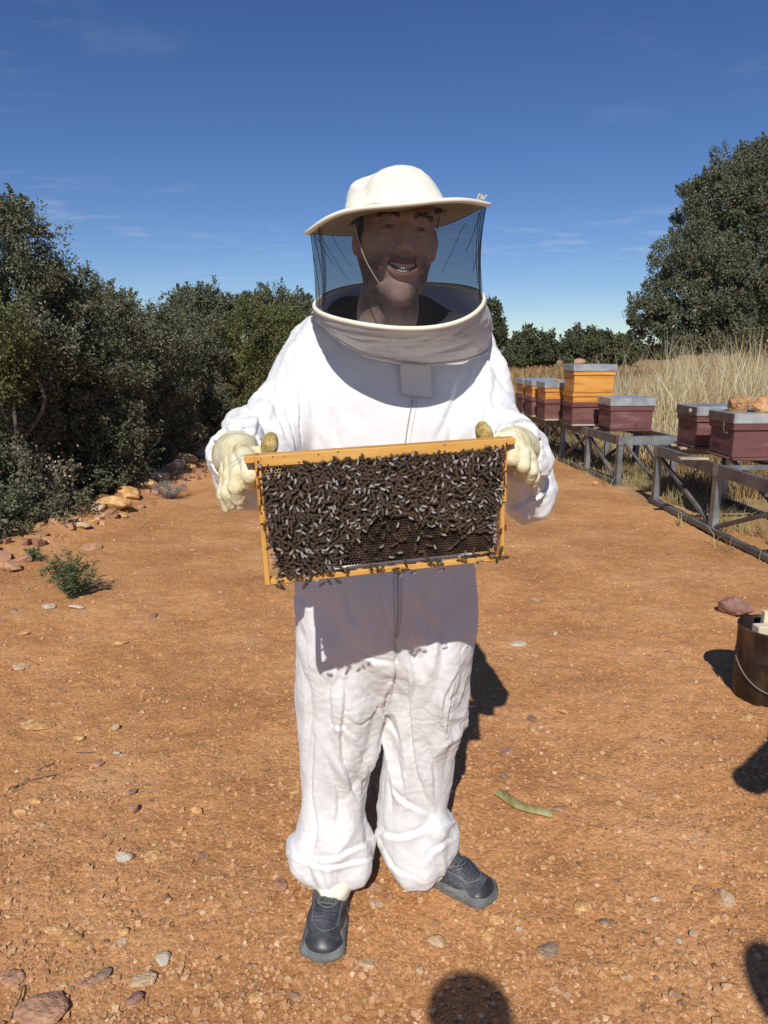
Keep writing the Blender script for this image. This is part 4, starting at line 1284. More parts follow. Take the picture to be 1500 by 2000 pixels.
F = Field((-0.46, 1.22, 0.015), (0.46, 2.02, 1.66), 0.0043, far=0.07)
torso = [row(612, 640, 930, 1.83, 0.06), row(650, 590, 950, 1.82, 0.095), row(700, 570, 958, 1.80, 0.13), row(760, 566, 958, 1.79, 0.15), row(830, 575, 955, 1.785, 0.16), row(900, 580, 945, 1.78, 0.165),
         row(1000, 580, 932, 1.765, 0.165), row(1100, 578, 928, 1.750, 0.190), row(1180, 580, 930, 1.745, 0.185), row(1240, 582, 924, 1.742, 0.162), row(1280, 590, 912, 1.745, 0.145), row(1320, 620, 880, 1.75, 0.118), row(1360, 670, 838, 1.76, 0.08), row(1390, 715, 795, 1.77, 0.03)]
F.loft(torso, 0.02, p=2.25)
lleg = [row(1130, 590, 745, 1.76, 0.12), row(1225, 583, 760, 1.742, 0.155), row(1300, 580, 764, 1.742, 0.152), row(1350, 581, 756, 1.745, 0.140), row(1400, 584, 746, 1.745, 0.126), row(1460, 588, 738, 1.745, 0.113), row(1530, 592, 722, 1.745, 0.10),
        row(1580, 592, 712, 1.74, 0.10), row(1615, 580, 716, 1.735, 0.105), row(1645, 563, 728, 1.73, 0.11), row(1668, 562, 730, 1.725, 0.11), row(1690, 580, 728, 1.72, 0.10), row(1702, 596, 716, 1.725, 0.085)]
rleg = [row(1130, 770, 915, 1.76, 0.12), row(1225, 768, 922, 1.742, 0.155), row(1300, 766, 916, 1.745, 0.152), row(1350, 756, 912, 1.755, 0.140), row(1400, 751, 902, 1.765, 0.126), row(1460, 748, 890, 1.775, 0.112), row(1530, 744, 880, 1.78, 0.10),
        row(1580, 741, 877, 1.775, 0.10), row(1615, 740, 893, 1.77, 0.105), row(1650, 744, 888, 1.765, 0.105), row(1680, 756, 874, 1.76, 0.10), row(1700, 774, 860, 1.755, 0.085)]
F.loft(lleg, 0.03, p=2.2)
F.loft(rleg, 0.03, p=2.2)
# cuffs that droop over the shoes
F.ell(at(672, 1700, 1.665) + [0, 0, 0.0], (0.06, 0.03, 0.03), 0.03)
F.ell(at(812, 1700, 1.70), (0.055, 0.035, 0.030), 0.03)
F.cone(at(885, 1606, 1.73), at(860, 1616, 1.70), 0.012, 0.03, 0.03)
F.cone(at(572, 1652, 1.70), at(600, 1668, 1.68), 0.014, 0.03, 0.03)
F.cone(at(655, 1760, 1.66), at(655, 1712, 1.70), 0.062, 0.052, 0.008, 's')
F.cone(at(838, 1760, 1.72), at(832, 1712, 1.76), 0.058, 0.048, 0.008, 's')
# shoulders and sleeves
Sl = [at(640, 672, 1.80), at(606, 722, 1.79), at(574, 790, 1.76), at(532, 850, 1.68), at(500, 905, 1.58)]
F.chain(Sl, [0.078, 0.078, 0.082, 0.082, 0.080], 0.03)
F.cone(at(478, 838, 1.66), at(500, 850, 1.64), 0.035, 0.045, 0.025)
F.chain([at(492, 905, 1.58), at(474, 905, 1.47), at(468, 893, 1.385)], [0.072, 0.062, 0.056], 0.03)
F.ell(at(478, 868, 1.52), (0.045, 0.08, 0.05), 0.03)
F.chain([at(495, 955, 1.55), at(475, 945, 1.45)], [0.055, 0.050], 0.03)
Sr = [at(890, 690, 1.80), at(915, 738, 1.79), at(938, 800, 1.75), at(968, 860, 1.67), at(996, 905, 1.58)]
F.chain(Sr, [0.076, 0.074, 0.076, 0.080, 0.076], 0.03)
F.chain([at(998, 905, 1.58), at(1010, 895, 1.48), at(1006, 880, 1.40)], [0.075, 0.062, 0.050], 0.03)
F.chain([at(1035, 945, 1.60), at(1018, 962, 1.52)], [0.056, 0.052], 0.03)
F.cone(at(1058, 955, 1.58), at(1040, 980, 1.55), 0.020, 0.028, 0.03)
# openings of the sleeves
F.cone(at(466, 892, 1.40), at(462, 890, 1.28), 0.047, 0.060, 0.006, 's')
F.cone(at(1010, 880, 1.405), at(1016, 880, 1.29), 0.042, 0.060, 0.006, 's')
# crotch fold
F.cone(at(768, 1330, 1.60), at(766, 1420, 1.60), 0.014, 0.02, 0.03, 's')
V, Q = F.mesh()
V = relax(V, Q, 2)
Nn = vnormals(V, Q)
px, py = proj(V)


def stroke(px, py, pts, w, hard=False):
    """signed distance (photo pixels) to a polyline, and position along it"""
    P = catmull(np.array(pts, float), 5)
    best = np.full(len(px), 1e9); sg = np.zeros(len(px)); tt = np.zeros(len(px))
    for i in range(len(P) - 1):
        a, b = P[i], P[i + 1]; d = b - a; L = np.hypot(*d) + 1e-9
        t = np.clip(((px - a[0]) * d[0] + (py - a[1]) * d[1]) / L ** 2, 0, 1)
        qx, qy = px - a[0] - t * d[0], py - a[1] - t * d[1]
        ds = np.hypot(qx, qy); m = ds < best
        best = np.where(m, ds, best); sg = np.where(m, np.sign(d[0] * qy - d[1] * qx), sg); tt = np.where(m, (i + t) / (len(P) - 1), tt)
    return best * np.where(sg == 0, 1, sg), tt


facing = Nn[:, 1] < 0.25
folds = [  # (points, half width px, depth m, side)
    ([(676, 1332), (674, 1380), (668, 1460), (684, 1520), (702, 1568)], 9, 0.012, 1), ([(748, 1376), (708, 1412), (678, 1402)], 8, 0.0045, 1),
    ([(612, 1440), (606, 1540), (616, 1620), (606, 1660)], 9, 0.009, -1), ([(576, 1660), (620, 1676), (672, 1662), (716, 1640), (732, 1618)], 8, 0.008, 1),
    ([(566, 1664), (620, 1690), (700, 1680), (728, 1668)], 6, 0.009, 1), ([(600, 1320), (604, 1400), (600, 1470)], 9, 0.006, 1),
    ([(650, 1300), (640, 1360), (652, 1430)], 8, 0.006, -1), ([(640, 1480), (662, 1560), (655, 1630)], 9, 0.006, 1), ([(690, 1450), (720, 1500), (712, 1560)], 8, 0.006, 1),
    ([(700, 1340), (728, 1372), (752, 1400)], 8, 0.006, 1), ([(636, 1430), (660, 1412), (700, 1440)], 7, 0.005, 1),
    ([(796, 1312), (796, 1380), (804, 1460), (816, 1520), (842, 1580)], 9, 0.012, -1), ([(764, 1340), (752, 1390), (780, 1452)], 8, 0.008, 1),
    ([(902, 1306), (872, 1360), (864, 1404)], 8, 0.0055, 1), ([(852, 1348), (856, 1404), (876, 1460)], 8, 0.006, -1), ([(892, 1330), (880, 1390), (872, 1430)], 6, 0.007, 1),
    ([(738, 1612), (764, 1632), (820, 1622), (894, 1594)], 9, 0.009, 1), ([(742, 1636), (766, 1690), (802, 1712)], 7, 0.008, 1), ([(828, 1680), (852, 1652), (886, 1636)], 6, 0.008, 1),
    ([(760, 1520), (790, 1560), (840, 1590)], 9, 0.007, 1), ([(830, 1440), (846, 1500), (850, 1560)], 8, 0.006, 1), ([(770, 1470), (790, 1540), (780, 1600)], 9, 0.005, -1),
    ([(768, 1245), (774, 1300), (764, 1380)], 6, 0.012, 1), ([(800, 1262), (812, 1330), (806, 1370)], 9, 0.006, 1), ([(690, 1262), (730, 1285), (766, 1292)], 9, 0.005, 1),
    ([(586, 640), (584, 700), (584, 780), (592, 880)], 4, 0.006, 1), ([(950, 690), (948, 760), (940, 850)], 4, 0.006, -1),
    ([(560, 700), (548, 760), (530, 830)], 9, 0.005, 1), ([(508, 770), (540, 800), (558, 862)], 8, 0.007, 1), ([(446, 838), (480, 842), (520, 868), (540, 880)], 7, 0.011, 1),
    ([(452, 822), (490, 818), (540, 830)], 8, 0.008, -1), ([(416, 900), (432, 878), (470, 856)], 7, 0.008, 1), ([(480, 780), (500, 820), (500, 860)], 8, 0.006, 1),
    ([(560, 800), (572, 850), (576, 900)], 7, 0.006, 1), ([(612, 660), (606, 740), (612, 820)], 11, 0.004, 1),
    ([(956, 770), (980, 810), (1010, 838), (1030, 846)], 8, 0.010, 1), ([(950, 830), (990, 834), (1030, 862), (1048, 890)], 7, 0.009, 1), ([(990, 986), (1040, 978), (1074, 952)], 6, 0.010, 1),
    ([(1010, 950), (1046, 942), (1066, 930)], 6, 0.008, -1), ([(966, 740), (962, 800), (968, 850)], 8, 0.006, 1), ([(1000, 965), (1030, 1000), (1040, 1008)], 7, 0.006, 1),
    ([(1040, 880), (1056, 920), (1050, 960)], 7, 0.006, 1), ([(660, 760), (650, 830), (668, 880)], 12, 0.0035, 1), ([(860, 800), (880, 840), (872, 880)], 11, 0.004, 1), ([(900, 740), (880, 800), (850, 860)], 11, 0.0045, 1),
    ([(700, 800), (720, 860), (716, 900)], 11, 0.003, 1), ([(930, 720), (915, 790), (890, 850)], 9, 0.004, 1),
    ([(560, 1145), (600, 1180), (640, 1190)], 12, 0.003, 1), ([(690, 1120), (680, 1180), (720, 1250)], 14, 0.004, 1), ([(820, 1120), (830, 1180), (800, 1240)], 14, 0.005, 1), ([(742, 1130), (750, 1190), (768, 1240)], 8, 0.005, -1)]
D = np.zeros(len(V))
for pts, w, dep, sd_ in folds:
    A = np.array(pts); m = facing & (px > A[:, 0].min() - 60) & (px < A[:, 0].max() + 60) & (py > A[:, 1].min() - 60) & (py < A[:, 1].max() + 60)
    i = np.nonzero(m)[0]
    d_, tt = stroke(px[i], py[i], pts, w)
    d_ = d_ * sd_ + 2.0 * pn(np.stack([px[i] * 0.03, py[i] * 0.03, py[i] * 0], -1), 3)
    env = np.sin(np.clip(tt, 0.02, 0.98) * PI) ** 0.5
    D[i] += dep * env * 1.15 * (-np.exp(-np.abs(d_) / (w * 0.42)) * 0.75 + 0.80 * np.where(d_ > 0, np.clip(d_ / (w * 0.8), 0, 1) * np.exp(-np.maximum(d_ - w * 0.8, 0) / (w * 1.1)), 0))
# cloth creasing: sharp ridges stretched along the limb
amp = 0.0045 * sst(1.02, 0.55, V[:, 2]) + 0.0062 * sst(0.18, 0.28, np.abs(V[:, 0] - 0.02)) * (V[:, 2] > 1) + 0.0023
def tri(x): return 2 * np.abs(x - np.floor(x + 0.5)) * 2 - 1
ph1 = 2.1 * fbm(V * np.array([5.0, 5.0, 1.9]) + 0.5 * pn(V * 3, 91)[:, None], 2, 51, 0.45)
ph2 = 1.9 * fbm(V * np.array([7.5, 7.5, 4.0]) + V[:, [2, 0, 1]] * 3, 2, 57, 0.45)
ph3 = 2.6 * fbm(V * np.array([15, 15, 19.0]), 2, 63, 0.5)
mod = 0.35 + 1.3 * np.clip(pn(V * 4.5, 55) + 0.35, 0, 1)
D += amp * mod * (1.45 * tri(ph1) + 0.55 * tri(ph2 + 0.3) + 0.14 * tri(ph3))
V = V + Nn * D[:, None]
suit = part('coverall', V, [Q], [SUIT])

from mathutils.bvhtree import BVHTree
bvh = BVHTree.FromPolygons([tuple(v) for v in V], [tuple(q) for q in Q.tolist()])


def onsuit(px_, py_, off=0.0015, tree=None):
    d = Vector(ray(px_, py_)); d.normalize()
    h = (tree or bvh).ray_cast(Vector((0, 0, 1.5)), d)
    p = np.array(h[0]); n = np.array(h[1])
    if n @ np.array(d) > 0: n = -n
    return p + n * off


def suit_line(name, pts, r, m, off=0.001, n=10, parent=suit, flat=0.5):
    P = catmull(pts, n)
    W3 = np.array([onsuit(x, y, off) for x, y in P])
    W3 = np.array([W3[max(0, i - 1):i + 2].mean(0) for i in range(len(W3))])
    o = MB().tube(W3 - PB, r, 6, flat=flat).build(name, [m], parent, smooth=True)
    return o


suit_line('zip', [(806, 780), (800, 810), (794, 845), (790, 880)], 0.0030, ZIPD, parent=suit)
suit_line('zip_flap_seam', [(816, 780), (810, 810), (803, 845), (798, 880)], 0.0014, STEELZ)
suit_line('zip', [(776, 1118), (777, 1160), (777, 1200), (774, 1240)], 0.0022, ZIPD)
suit_line('zip_flap_seam', [(784, 1118), (784, 1160), (783, 1200), (778, 1246)], 0.0015, STEELZ)
suit_line('zip_flap_seam', [(768, 1118), (769, 1160), (770, 1200), (770, 1244)], 0.0012, STEELZ)
suit_line('zip_puller', [(774, 1238), (773, 1246)], 0.004, ZIPD)
suit_line('seam', [(588, 655), (586, 720), (586, 790), (593, 870)], 0.0012, SUIT, off=0.0005)
suit_line('seam', [(772, 1250), (770, 1280), (768, 1300)], 0.0012, SUIT)
suit_line('pocket_seam', [(916, 1262), (908, 1264), (903, 1272), (902, 1290)], 0.0012, SUIT)

# ankle linings
F = Field((-0.28, 1.5, 0.0), (0.30, 1.95, 0.20), 0.004)
F.chain([at(655, 1690, 1.70), at(652, 1716, 1.672), at(652, 1730, 1.650)], [0.052, 0.050, 0.044], 0.02)
V, Q = F.mesh(); Nn = vnormals(V, Q)
V = V + Nn * (0.004 * (1 - 2.6 * np.abs(pn(V * 24, 8))) )[:, None]
part('ankle_cuff', V, [Q], [CREAM])
F = Field((-0.1, 1.5, 0.0), (0.30, 1.95, 0.22), 0.004)
F.chain([at(836, 1665, 1.78), at(845, 1690, 1.765)], [0.050, 0.042], 0.02)
V, Q = F.mesh(); Nn = vnormals(V, Q)
part('ankle_cuff', V + Nn * (0.003 * (1 - 2.6 * np.abs(pn(V * 24, 8))))[:, None], [Q], [CREAM])


# ---------- shoes ----------
PIPE = mat('grey_piping', [(0.16, 0.16, 0.16), (0.24, 0.24, 0.24)], rough=0.5)
LACE = mat('grey_black_lace', [(0.075, 0.077, 0.08), (0.14, 0.14, 0.145)], rough=0.8)
def shoe(heel, toe, side):
    heel = np.array(heel, float); toe = np.array(toe, float)
    d = toe - heel; L = np.linalg.norm(d); d /= L; s = np.array([-d[1], d[0]])
    # local: x along the shoe (0 heel .. 1 toe), y sideways, z up
    def W_(P): return np.stack([heel[0] + P[:, 0] * d[0] + P[:, 1] * s[0], heel[1] + P[:, 0] * d[1] + P[:, 1] * s[1], P[:, 2]], -1)
    f = L / 0.30
    F = Field((-0.03, -0.08, -0.01), (0.34, 0.08, 0.15), 0.0026, far=0.05)
    g = lambda *a: np.array(a) * np.array([f, f, 1])
    F.chain([g(0.040, 0, 0.058), g(0.085, 0, 0.060), g(0.14, 0.0, 0.055), g(0.20, 0.004 * side, 0.042), g(0.250, 0.004 * side, 0.032)], [0.037, 0.039, 0.043, 0.044, 0.036], 0.02)
    F.chain([g(0.045, 0, 0.085), g(0.105, 0, 0.092)], [0.033, 0.033], 0.02)
    F.chain([g(0.105, 0, 0.085), g(0.16, 0, 0.066)], [0.032, 0.028], 0.02)
    F.ell(g(0.262, 0.0, 0.032), (0.036, 0.049, 0.023), 0.015)
    F.cone(g(0.055, 0, 0.155), g(0.075, 0, 0.10), 0.030, 0.024, 0.008, 's')
    V, Q = F.mesh()
    V = V[:, :] * 1.0
    low = V[:, 2] < 0.022
    V[:, 2] = np.where(low, 0.022 + (V[:, 2] - 0.022) * 0.1, V[:, 2])
    c = V[Q].mean(1)
    # toe cap, heel counter, side overlays in smooth leather
    lac = (np.abs(c[:, 1]) < 0.026) & (c[:, 0] > 0.10 * f) & (c[:, 0] < 0.178 * f)
    cap = (c[:, 0] > (0.276 - 6.0 * c[:, 1] ** 2 * 1.2) * f + 0.0) | (c[:, 2] < 0.036 + 0.012 * np.sin(c[:, 0] * 40)) | (c[:, 0] < 0.05 * f)
    ring = (np.abs(np.hypot((c[:, 0] - 0.160 * f) / 0.050, c[:, 1] / 0.031) - 1) < 0.17) & (c[:, 2] > 0.05)
    mi = np.where(cap | ring, 1, 0)
    Nn = vnormals(V, Q)
    bev = ((np.abs(np.hypot((V[:, 0] - 0.160 * f) / 0.050, V[:, 1] / 0.031) - 1) < 0.17) & (V[:, 2] > 0.05)) | (V[:, 2] < 0.036 + 0.012 * np.sin(V[:, 0] * 40))
    V = V + Nn * (0.0013 * bev)[:, None]
    VU, QU = V, Q
    up = part('shoe', W_(V), [Q], [SHOE, SHOEL], mi=mi)
    # sole
    F = Field((-0.04, -0.09, -0.01), (0.35, 0.09, 0.06), 0.0028, far=0.04)
    F.box(g(0.075, 0, 0.020), (0.080 * f, 0.044, 0.018), 0.014, 0.02)
    F.box(g(0.14, 0.0, 0.019), (0.10 * f, 0.043, 0.017), 0.014, 0.02)
    F.box(g(0.225, 0.003 * side, 0.018), (0.060 * f, 0.054, 0.017), 0.0145, 0.02)
    F.ell(g(0.268, 0.0, 0.021), (0.042, 0.052, 0.018), 0.02)
    V, Q = F.mesh()
    V[:, 2] = np.maximum(V[:, 2], 0.004)
    Nn = vnormals(V, Q)
    groove = 0.0016 * np.sin(V[:, 0] * 160 + 14 * np.sin(V[:, 2] * 120)) * (V[:, 2] > 0.008) * (np.abs(Nn[:, 2]) < 0.5)
    V = V + Nn * groove[:, None]
    lugs = (V[:, 2] < 0.007) & (np.sin(V[:, 0] * 420) > 0)
    V[:, 2] = np.where(lugs, V[:, 2] + 0.004, V[:, 2])
    link('sole', newmesh('sole', W_(V) - PB, [Q], True, [SOLE]), up)
    # laces
    mb = MB(); mbr = MB()
    bs = BVHTree.FromPolygons([tuple(v) for v in VU], [tuple(q) for q in QU.tolist()])

    def drop(P, off):
        P = np.array(P, float)
        for i_ in range(len(P)):
            h = bs.ray_cast(Vector((P[i_, 0], P[i_, 1], 0.25)), Vector((0, 0, -1)))
            if h[0] is not None: P[i_, 2] = h[0].z + off
        return P
    for k in range(6):       # stitched mesh ribs over the toe box
        x = (0.215 + 0.0080 * k) * f
        mbr.tube(W_(drop(catmull([(x, -0.030, 0), (x + 0.006, 0, 0), (x, 0.030, 0)], 6), 0.0003)) - PB, 0.0008, 5)
    def zt(x): return 0
    for k in range(5):
        x = 0.128 + k * 0.0175
        w_ = 0.021 + 0.001 * k
        P = np.array([(x * f, -w_, zt(x) - 0.013), ((x + 0.002) * f, -0.010, zt(x)), ((x + 0.004) * f, 0, zt(x) + 0.003), ((x + 0.002) * f, 0.010, zt(x)), (x * f, w_, zt(x) - 0.013)])
        mb.tube(W_(drop(catmull(P, 4), 0.0018)) - PB, 0.0030, 6, flat=0.6)
    for sy in (-1, 1):
        P = np.array([(0.124 * f, 0.003 * sy, 0.121), (0.132 * f, 0.022 * sy, 0.126), (0.150 * f, 0.030 * sy, 0.108), (0.142 * f, 0.016 * sy, 0.117), (0.126 * f, 0.002 * sy, 0.123)])
        mb.tube(W_(drop(catmull(P, 4), 0.0045)) - PB, 0.0022, 6)
    mb.build('lace', [LACE], up, smooth=True); mbr.build('toe_mesh_rib', [SHOEL], up, smooth=True)
    mb = MB()
    q_ = np.linspace(0, 2 * PI, 33)
    P = np.stack([(0.160 + 0.052 * np.cos(q_)) * f, 0.032 * np.sin(q_), 0 * q_], -1)
    mb.tube(W_(drop(P, 0.0008)) - PB, 0.0011, 5, cap=False)
    for sy in (-1, 1):
        mb.tube(W_(drop(catmull([(0.135 * f, 0.021 * sy, 0), (0.165 * f, 0.023 * sy, 0), (0.195 * f, 0.022 * sy, 0)], 5), 0.0010)) - PB, 0.0012, 5)
    P = [(0.10 * f, 0.040, 0), (0.20 * f, 0.036, 0), (0.240 * f, 0.028, 0), (0.262 * f, 0.0, 0), (0.240 * f, -0.028, 0), (0.20 * f, -0.036, 0), (0.10 * f, -0.040, 0)]
    mb.tube(W_(drop(catmull(P, 5), 0.0006)) - PB, 0.0009, 5)
    mb.build('reflective_piping', [PIPE], up, smooth=True)
    # stitched side stripes
    mb = MB()
    for sy in (-1, 1):
        for k in range(4):
            x = 0.075 + k * 0.017
            P = np.array([(x * f, 0.0385 * sy, 0.050), ((x + 0.006) * f, 0.0375 * sy, 0.068), ((x + 0.012) * f, 0.031 * sy, 0.086)])
            mb.tube(W_(catmull(P, 3)) - PB, 0.0016, 5)
    mb.build('side_stripe', [SHOEL], up, smooth=True)
    return up


shoe((-0.137, 1.795), (-0.156, 1.485), -1)
shoe((0.052, 1.862), (0.302, 1.690), 1)

# ---------- head ----------
# local frame: face looks to -y, z up, origin between the ears
Hh = np.array([0.0, 0.0, 0.0])
F = Field((-0.115, -0.135, -0.30), (0.115, 0.18, 0.13), 0.0021, far=0.05)
F.ell((0, 0.018, 0.035), (0.074, 0.094, 0.088), 0.01)
F.ell((0, -0.020, -0.020), (0.064, 0.070, 0.078), 0.02)
F.ell((0, -0.030, 0.040), (0.062, 0.058, 0.045), 0.02)
for s in (-1, 1):
    F.cone((s * 0.055, 0.014, -0.035), (s * 0.0405, -0.006, -0.078), 0.019, 0.016, 0.02)
    F.cone((s * 0.0405, -0.006, -0.078), (s * 0.011, -0.070, -0.119), 0.016, 0.013, 0.02)
    F.ell((s * 0.039, -0.064, -0.030), (0.023, 0.021, 0.019), 0.012)         # raised smiling cheek
    F.ell((s * 0.053, -0.040, -0.012), (0.020, 0.026, 0.020), 0.02)
    F.cone((s * 0.011, -0.087, 0.026), (s * 0.047, -0.070, 0.024), 0.0085, 0.008, 0.012)   # brow ridge
F.ell((0, -0.050, -0.098), (0.027, 0.038, 0.028), 0.02)
F.ell((0, -0.082, -0.117), (0.016, 0.013, 0.014), 0.012)
F.ell((0, -0.070, -0.062), (0.032, 0.022, 0.026), 0.018)
# eyes: sockets, lids
for s in (-1, 1):
    F.ell((s * 0.031, -0.096, 0.005), (0.017, 0.013, 0.010), 0.010, 's')
    F.ell((s * 0.031, -0.0735, 0.0106), (0.0150, 0.0130, 0.0080), 0.003)
    F.ell((s * 0.031, -0.0735, -0.0030), (0.0160, 0.0125, 0.0072), 0.003)
    F.ell((s * 0.031, -0.078, -0.013), (0.016, 0.010, 0.005), 0.006)
# nose
F.chain([(0, -0.083, 0.018), (0.0, -0.096, -0.006), (0, -0.109, -0.030)], [0.0075, 0.0085, 0.0115], 0.010)
for s in (-1, 1):
    F.ell((s * 0.0125, -0.098, -0.036), (0.0085, 0.011, 0.0080), 0.005)
    F.ell((s * 0.0065, -0.103, -0.0455), (0.0036, 0.006, 0.004), 0.002, 's')
# lips and open mouth
mz = lambda x: -0.062 + 9.5 * x * x
xs = np.linspace(-0.030, 0.030, 13)
yf = lambda x: -0.0925 + 16 * x * x
F.chain([(x, yf(x) - 0.001, mz(x) + 0.0045 - 4.0 * x * x) for x in xs], [0.0038] * 13, 0.005)
F.chain([(x, yf(x) - 0.001, -0.0815 + 25 * x * x) for x in xs[1:-1]], [0.0046] * 11, 0.006)
for x in np.linspace(-0.024, 0.024, 13):
    hz = 0.0086 * math.sqrt(max(0.02, 1 - (x / 0.0275) ** 2)) + 0.0008
    F.ell((x, yf(x) - 0.004, (mz(x) + 0.002 - 0.0770 + 23 * x * x) / 2), (0.004, 0.015, hz), 0.0018, 's')
# laugh lines
for s in (-1, 1):
    F.chain([(s * 0.019, -0.099, -0.036), (s * 0.033, -0.089, -0.052), (s * 0.0385, -0.080, -0.072)], [0.0022, 0.0026, 0.002], 0.006, 's')
    F.ell((s * 0.040, -0.076, -0.060), (0.006, 0.008, 0.014), 0.01)
# ears
for s in (-1, 1):
    F.ell((s * 0.078, 0.020, -0.003), (0.008, 0.019, 0.031), 0.006)
    F.ell((s * 0.086, 0.016, 0.002), (0.007, 0.011, 0.018), 0.004, 's')
# neck
F.chain([(0, 0.030, -0.06), (0, 0.058, -0.13), (0, 0.095, -0.20)], [0.056, 0.056, 0.060], 0.03)
F.ell((0, -0.010, -0.145), (0.014, 0.012, 0.014), 0.03)
F.a = np.maximum(F.a, (-0.188 - (np.arange(F.a.shape[2]) * F.h + F.lo[2])).astype(np.float32)[None, None, :])
V, Q = F.mesh()
V = relax(V, Q, 1, 0.4)
V[:, 0] *= 1.0
hc = V.copy()
# stubble / lip / brow colours are the skin's own colour
c = V[Q].mean(1)
ym = -0.0925 + 16 * c[:, 0] ** 2
lipu = (np.abs(c[:, 2] - (mz(c[:, 0]) + 0.0042 - 4 * c[:, 0] ** 2)) < 0.0036) & (c[:, 1] < ym + 0.003) & (np.abs(c[:, 0]) < 0.0255)
lipl = (np.abs(c[:, 2] - (-0.0815 + 25 * c[:, 0] ** 2)) < 0.0046) & (c[:, 1] < ym + 0.004) & (np.abs(c[:, 0]) < 0.026)
inside = (c[:, 1] > ym + 0.003) & (np.abs(c[:, 0]) < 0.028) & (c[:, 1] < -0.06) & (c[:, 2] < -0.055) & (c[:, 2] > -0.085) & (c[:, 2] < mz(c[:, 0]) + 0.004) & (c[:, 2] > -0.0800 + 25 * c[:, 0] ** 2)
STU = mat('stubbled_skin', [(0.10, 0.055, 0.040), (0.20, 0.115, 0.085), (0.32, 0.185, 0.135)], scale=160, rough=0.7, bump=0.4, bscale=500, bdist=0.0008)
nz_ = 0.012 * pn(c * 40, 3)
beard = (c[:, 2] < -0.030 - 0.9 * (c[:, 1] + 0.02) * (c[:, 1] < -0.02) * 0.0 + nz_ - 0.35 * np.maximum(0, -0.05 - c[:, 1])) & (c[:, 1] < 0.02) & (c[:, 2] > -0.132 + nz_) & ((np.abs(c[:, 0]) > 0.036 + nz_) | (c[:, 2] < -0.094 + nz_ * .6) | ((c[:, 2] > -0.057) & (c[:, 2] < -0.046)))
hairm = (c[:, 2] > 0.068 + 0.010 * pn(c * 30, 5)) | ((c[:, 1] > 0.0) & (c[:, 2] > -0.005) & (np.abs(c[:, 0]) < 0.080) & (c[:, 1] > 0.035)) | ((np.abs(c[:, 0]) > 0.064) & (c[:, 1] < 0.012) & (c[:, 1] > -0.018) & (c[:, 2] > -0.012))
mi = np.zeros(len(Q), int)
mi[lipu | lipl] = 2; mi[inside] = 3
mi[hairm & (np.abs(c[:, 0]) < 0.0775)] = 4

R_head = (Matrix.Rotation(math.radians(4.0), 3, 'Y') @ Matrix.Rotation(math.radians(9), 3, 'Z') @ Matrix.Rotation(math.radians(-3), 3, 'X'))
R_head = np.array(R_head)
HS = 1.10
eye_mid = at(791, 443, 1.535)
HO = eye_mid - R_head @ (np.array([0, -0.082, 0.006]) * HS)


def hw(P): return (np.array(P, float) * HS) @ R_head.T + HO


body = part('body', hw(V), [Q], [SKIN, STU, LIP, DARKM, HAIR], mi=mi)
xx, yy, zz3 = V[:, 0], V[:, 1], V[:, 2]
cheek = sst(0.030, 0.052, np.abs(xx) + 0.25 * (zz3 + 0.09)) * sst(-0.028, -0.060, zz3)
jaw = sst(-0.090, -0.104, zz3) * (0.45 + 0.55 * sst(0.010, 0.030, np.abs(xx)))
must = np.exp(-((zz3 + 0.0515 - 6 * xx ** 2) / 0.0055) ** 2) * sst(0.036, 0.026, np.abs(xx)) * 0.75
stub = np.maximum(np.maximum(cheek, jaw), must) * sst(-0.165, -0.125, zz3) * sst(0.05, 0.02, yy) * (0.85 + 0.5 * pn(V * 60, 3))
sa = body.data.attributes.new('stub', 'FLOAT', 'POINT'); sa.data.foreach_set('value', np.clip(stub, 0, 1).astype(np.float32))
bvh_head = BVHTree.FromPolygons([tuple(v) for v in hw(V)], [tuple(q) for q in Q.tolist()])
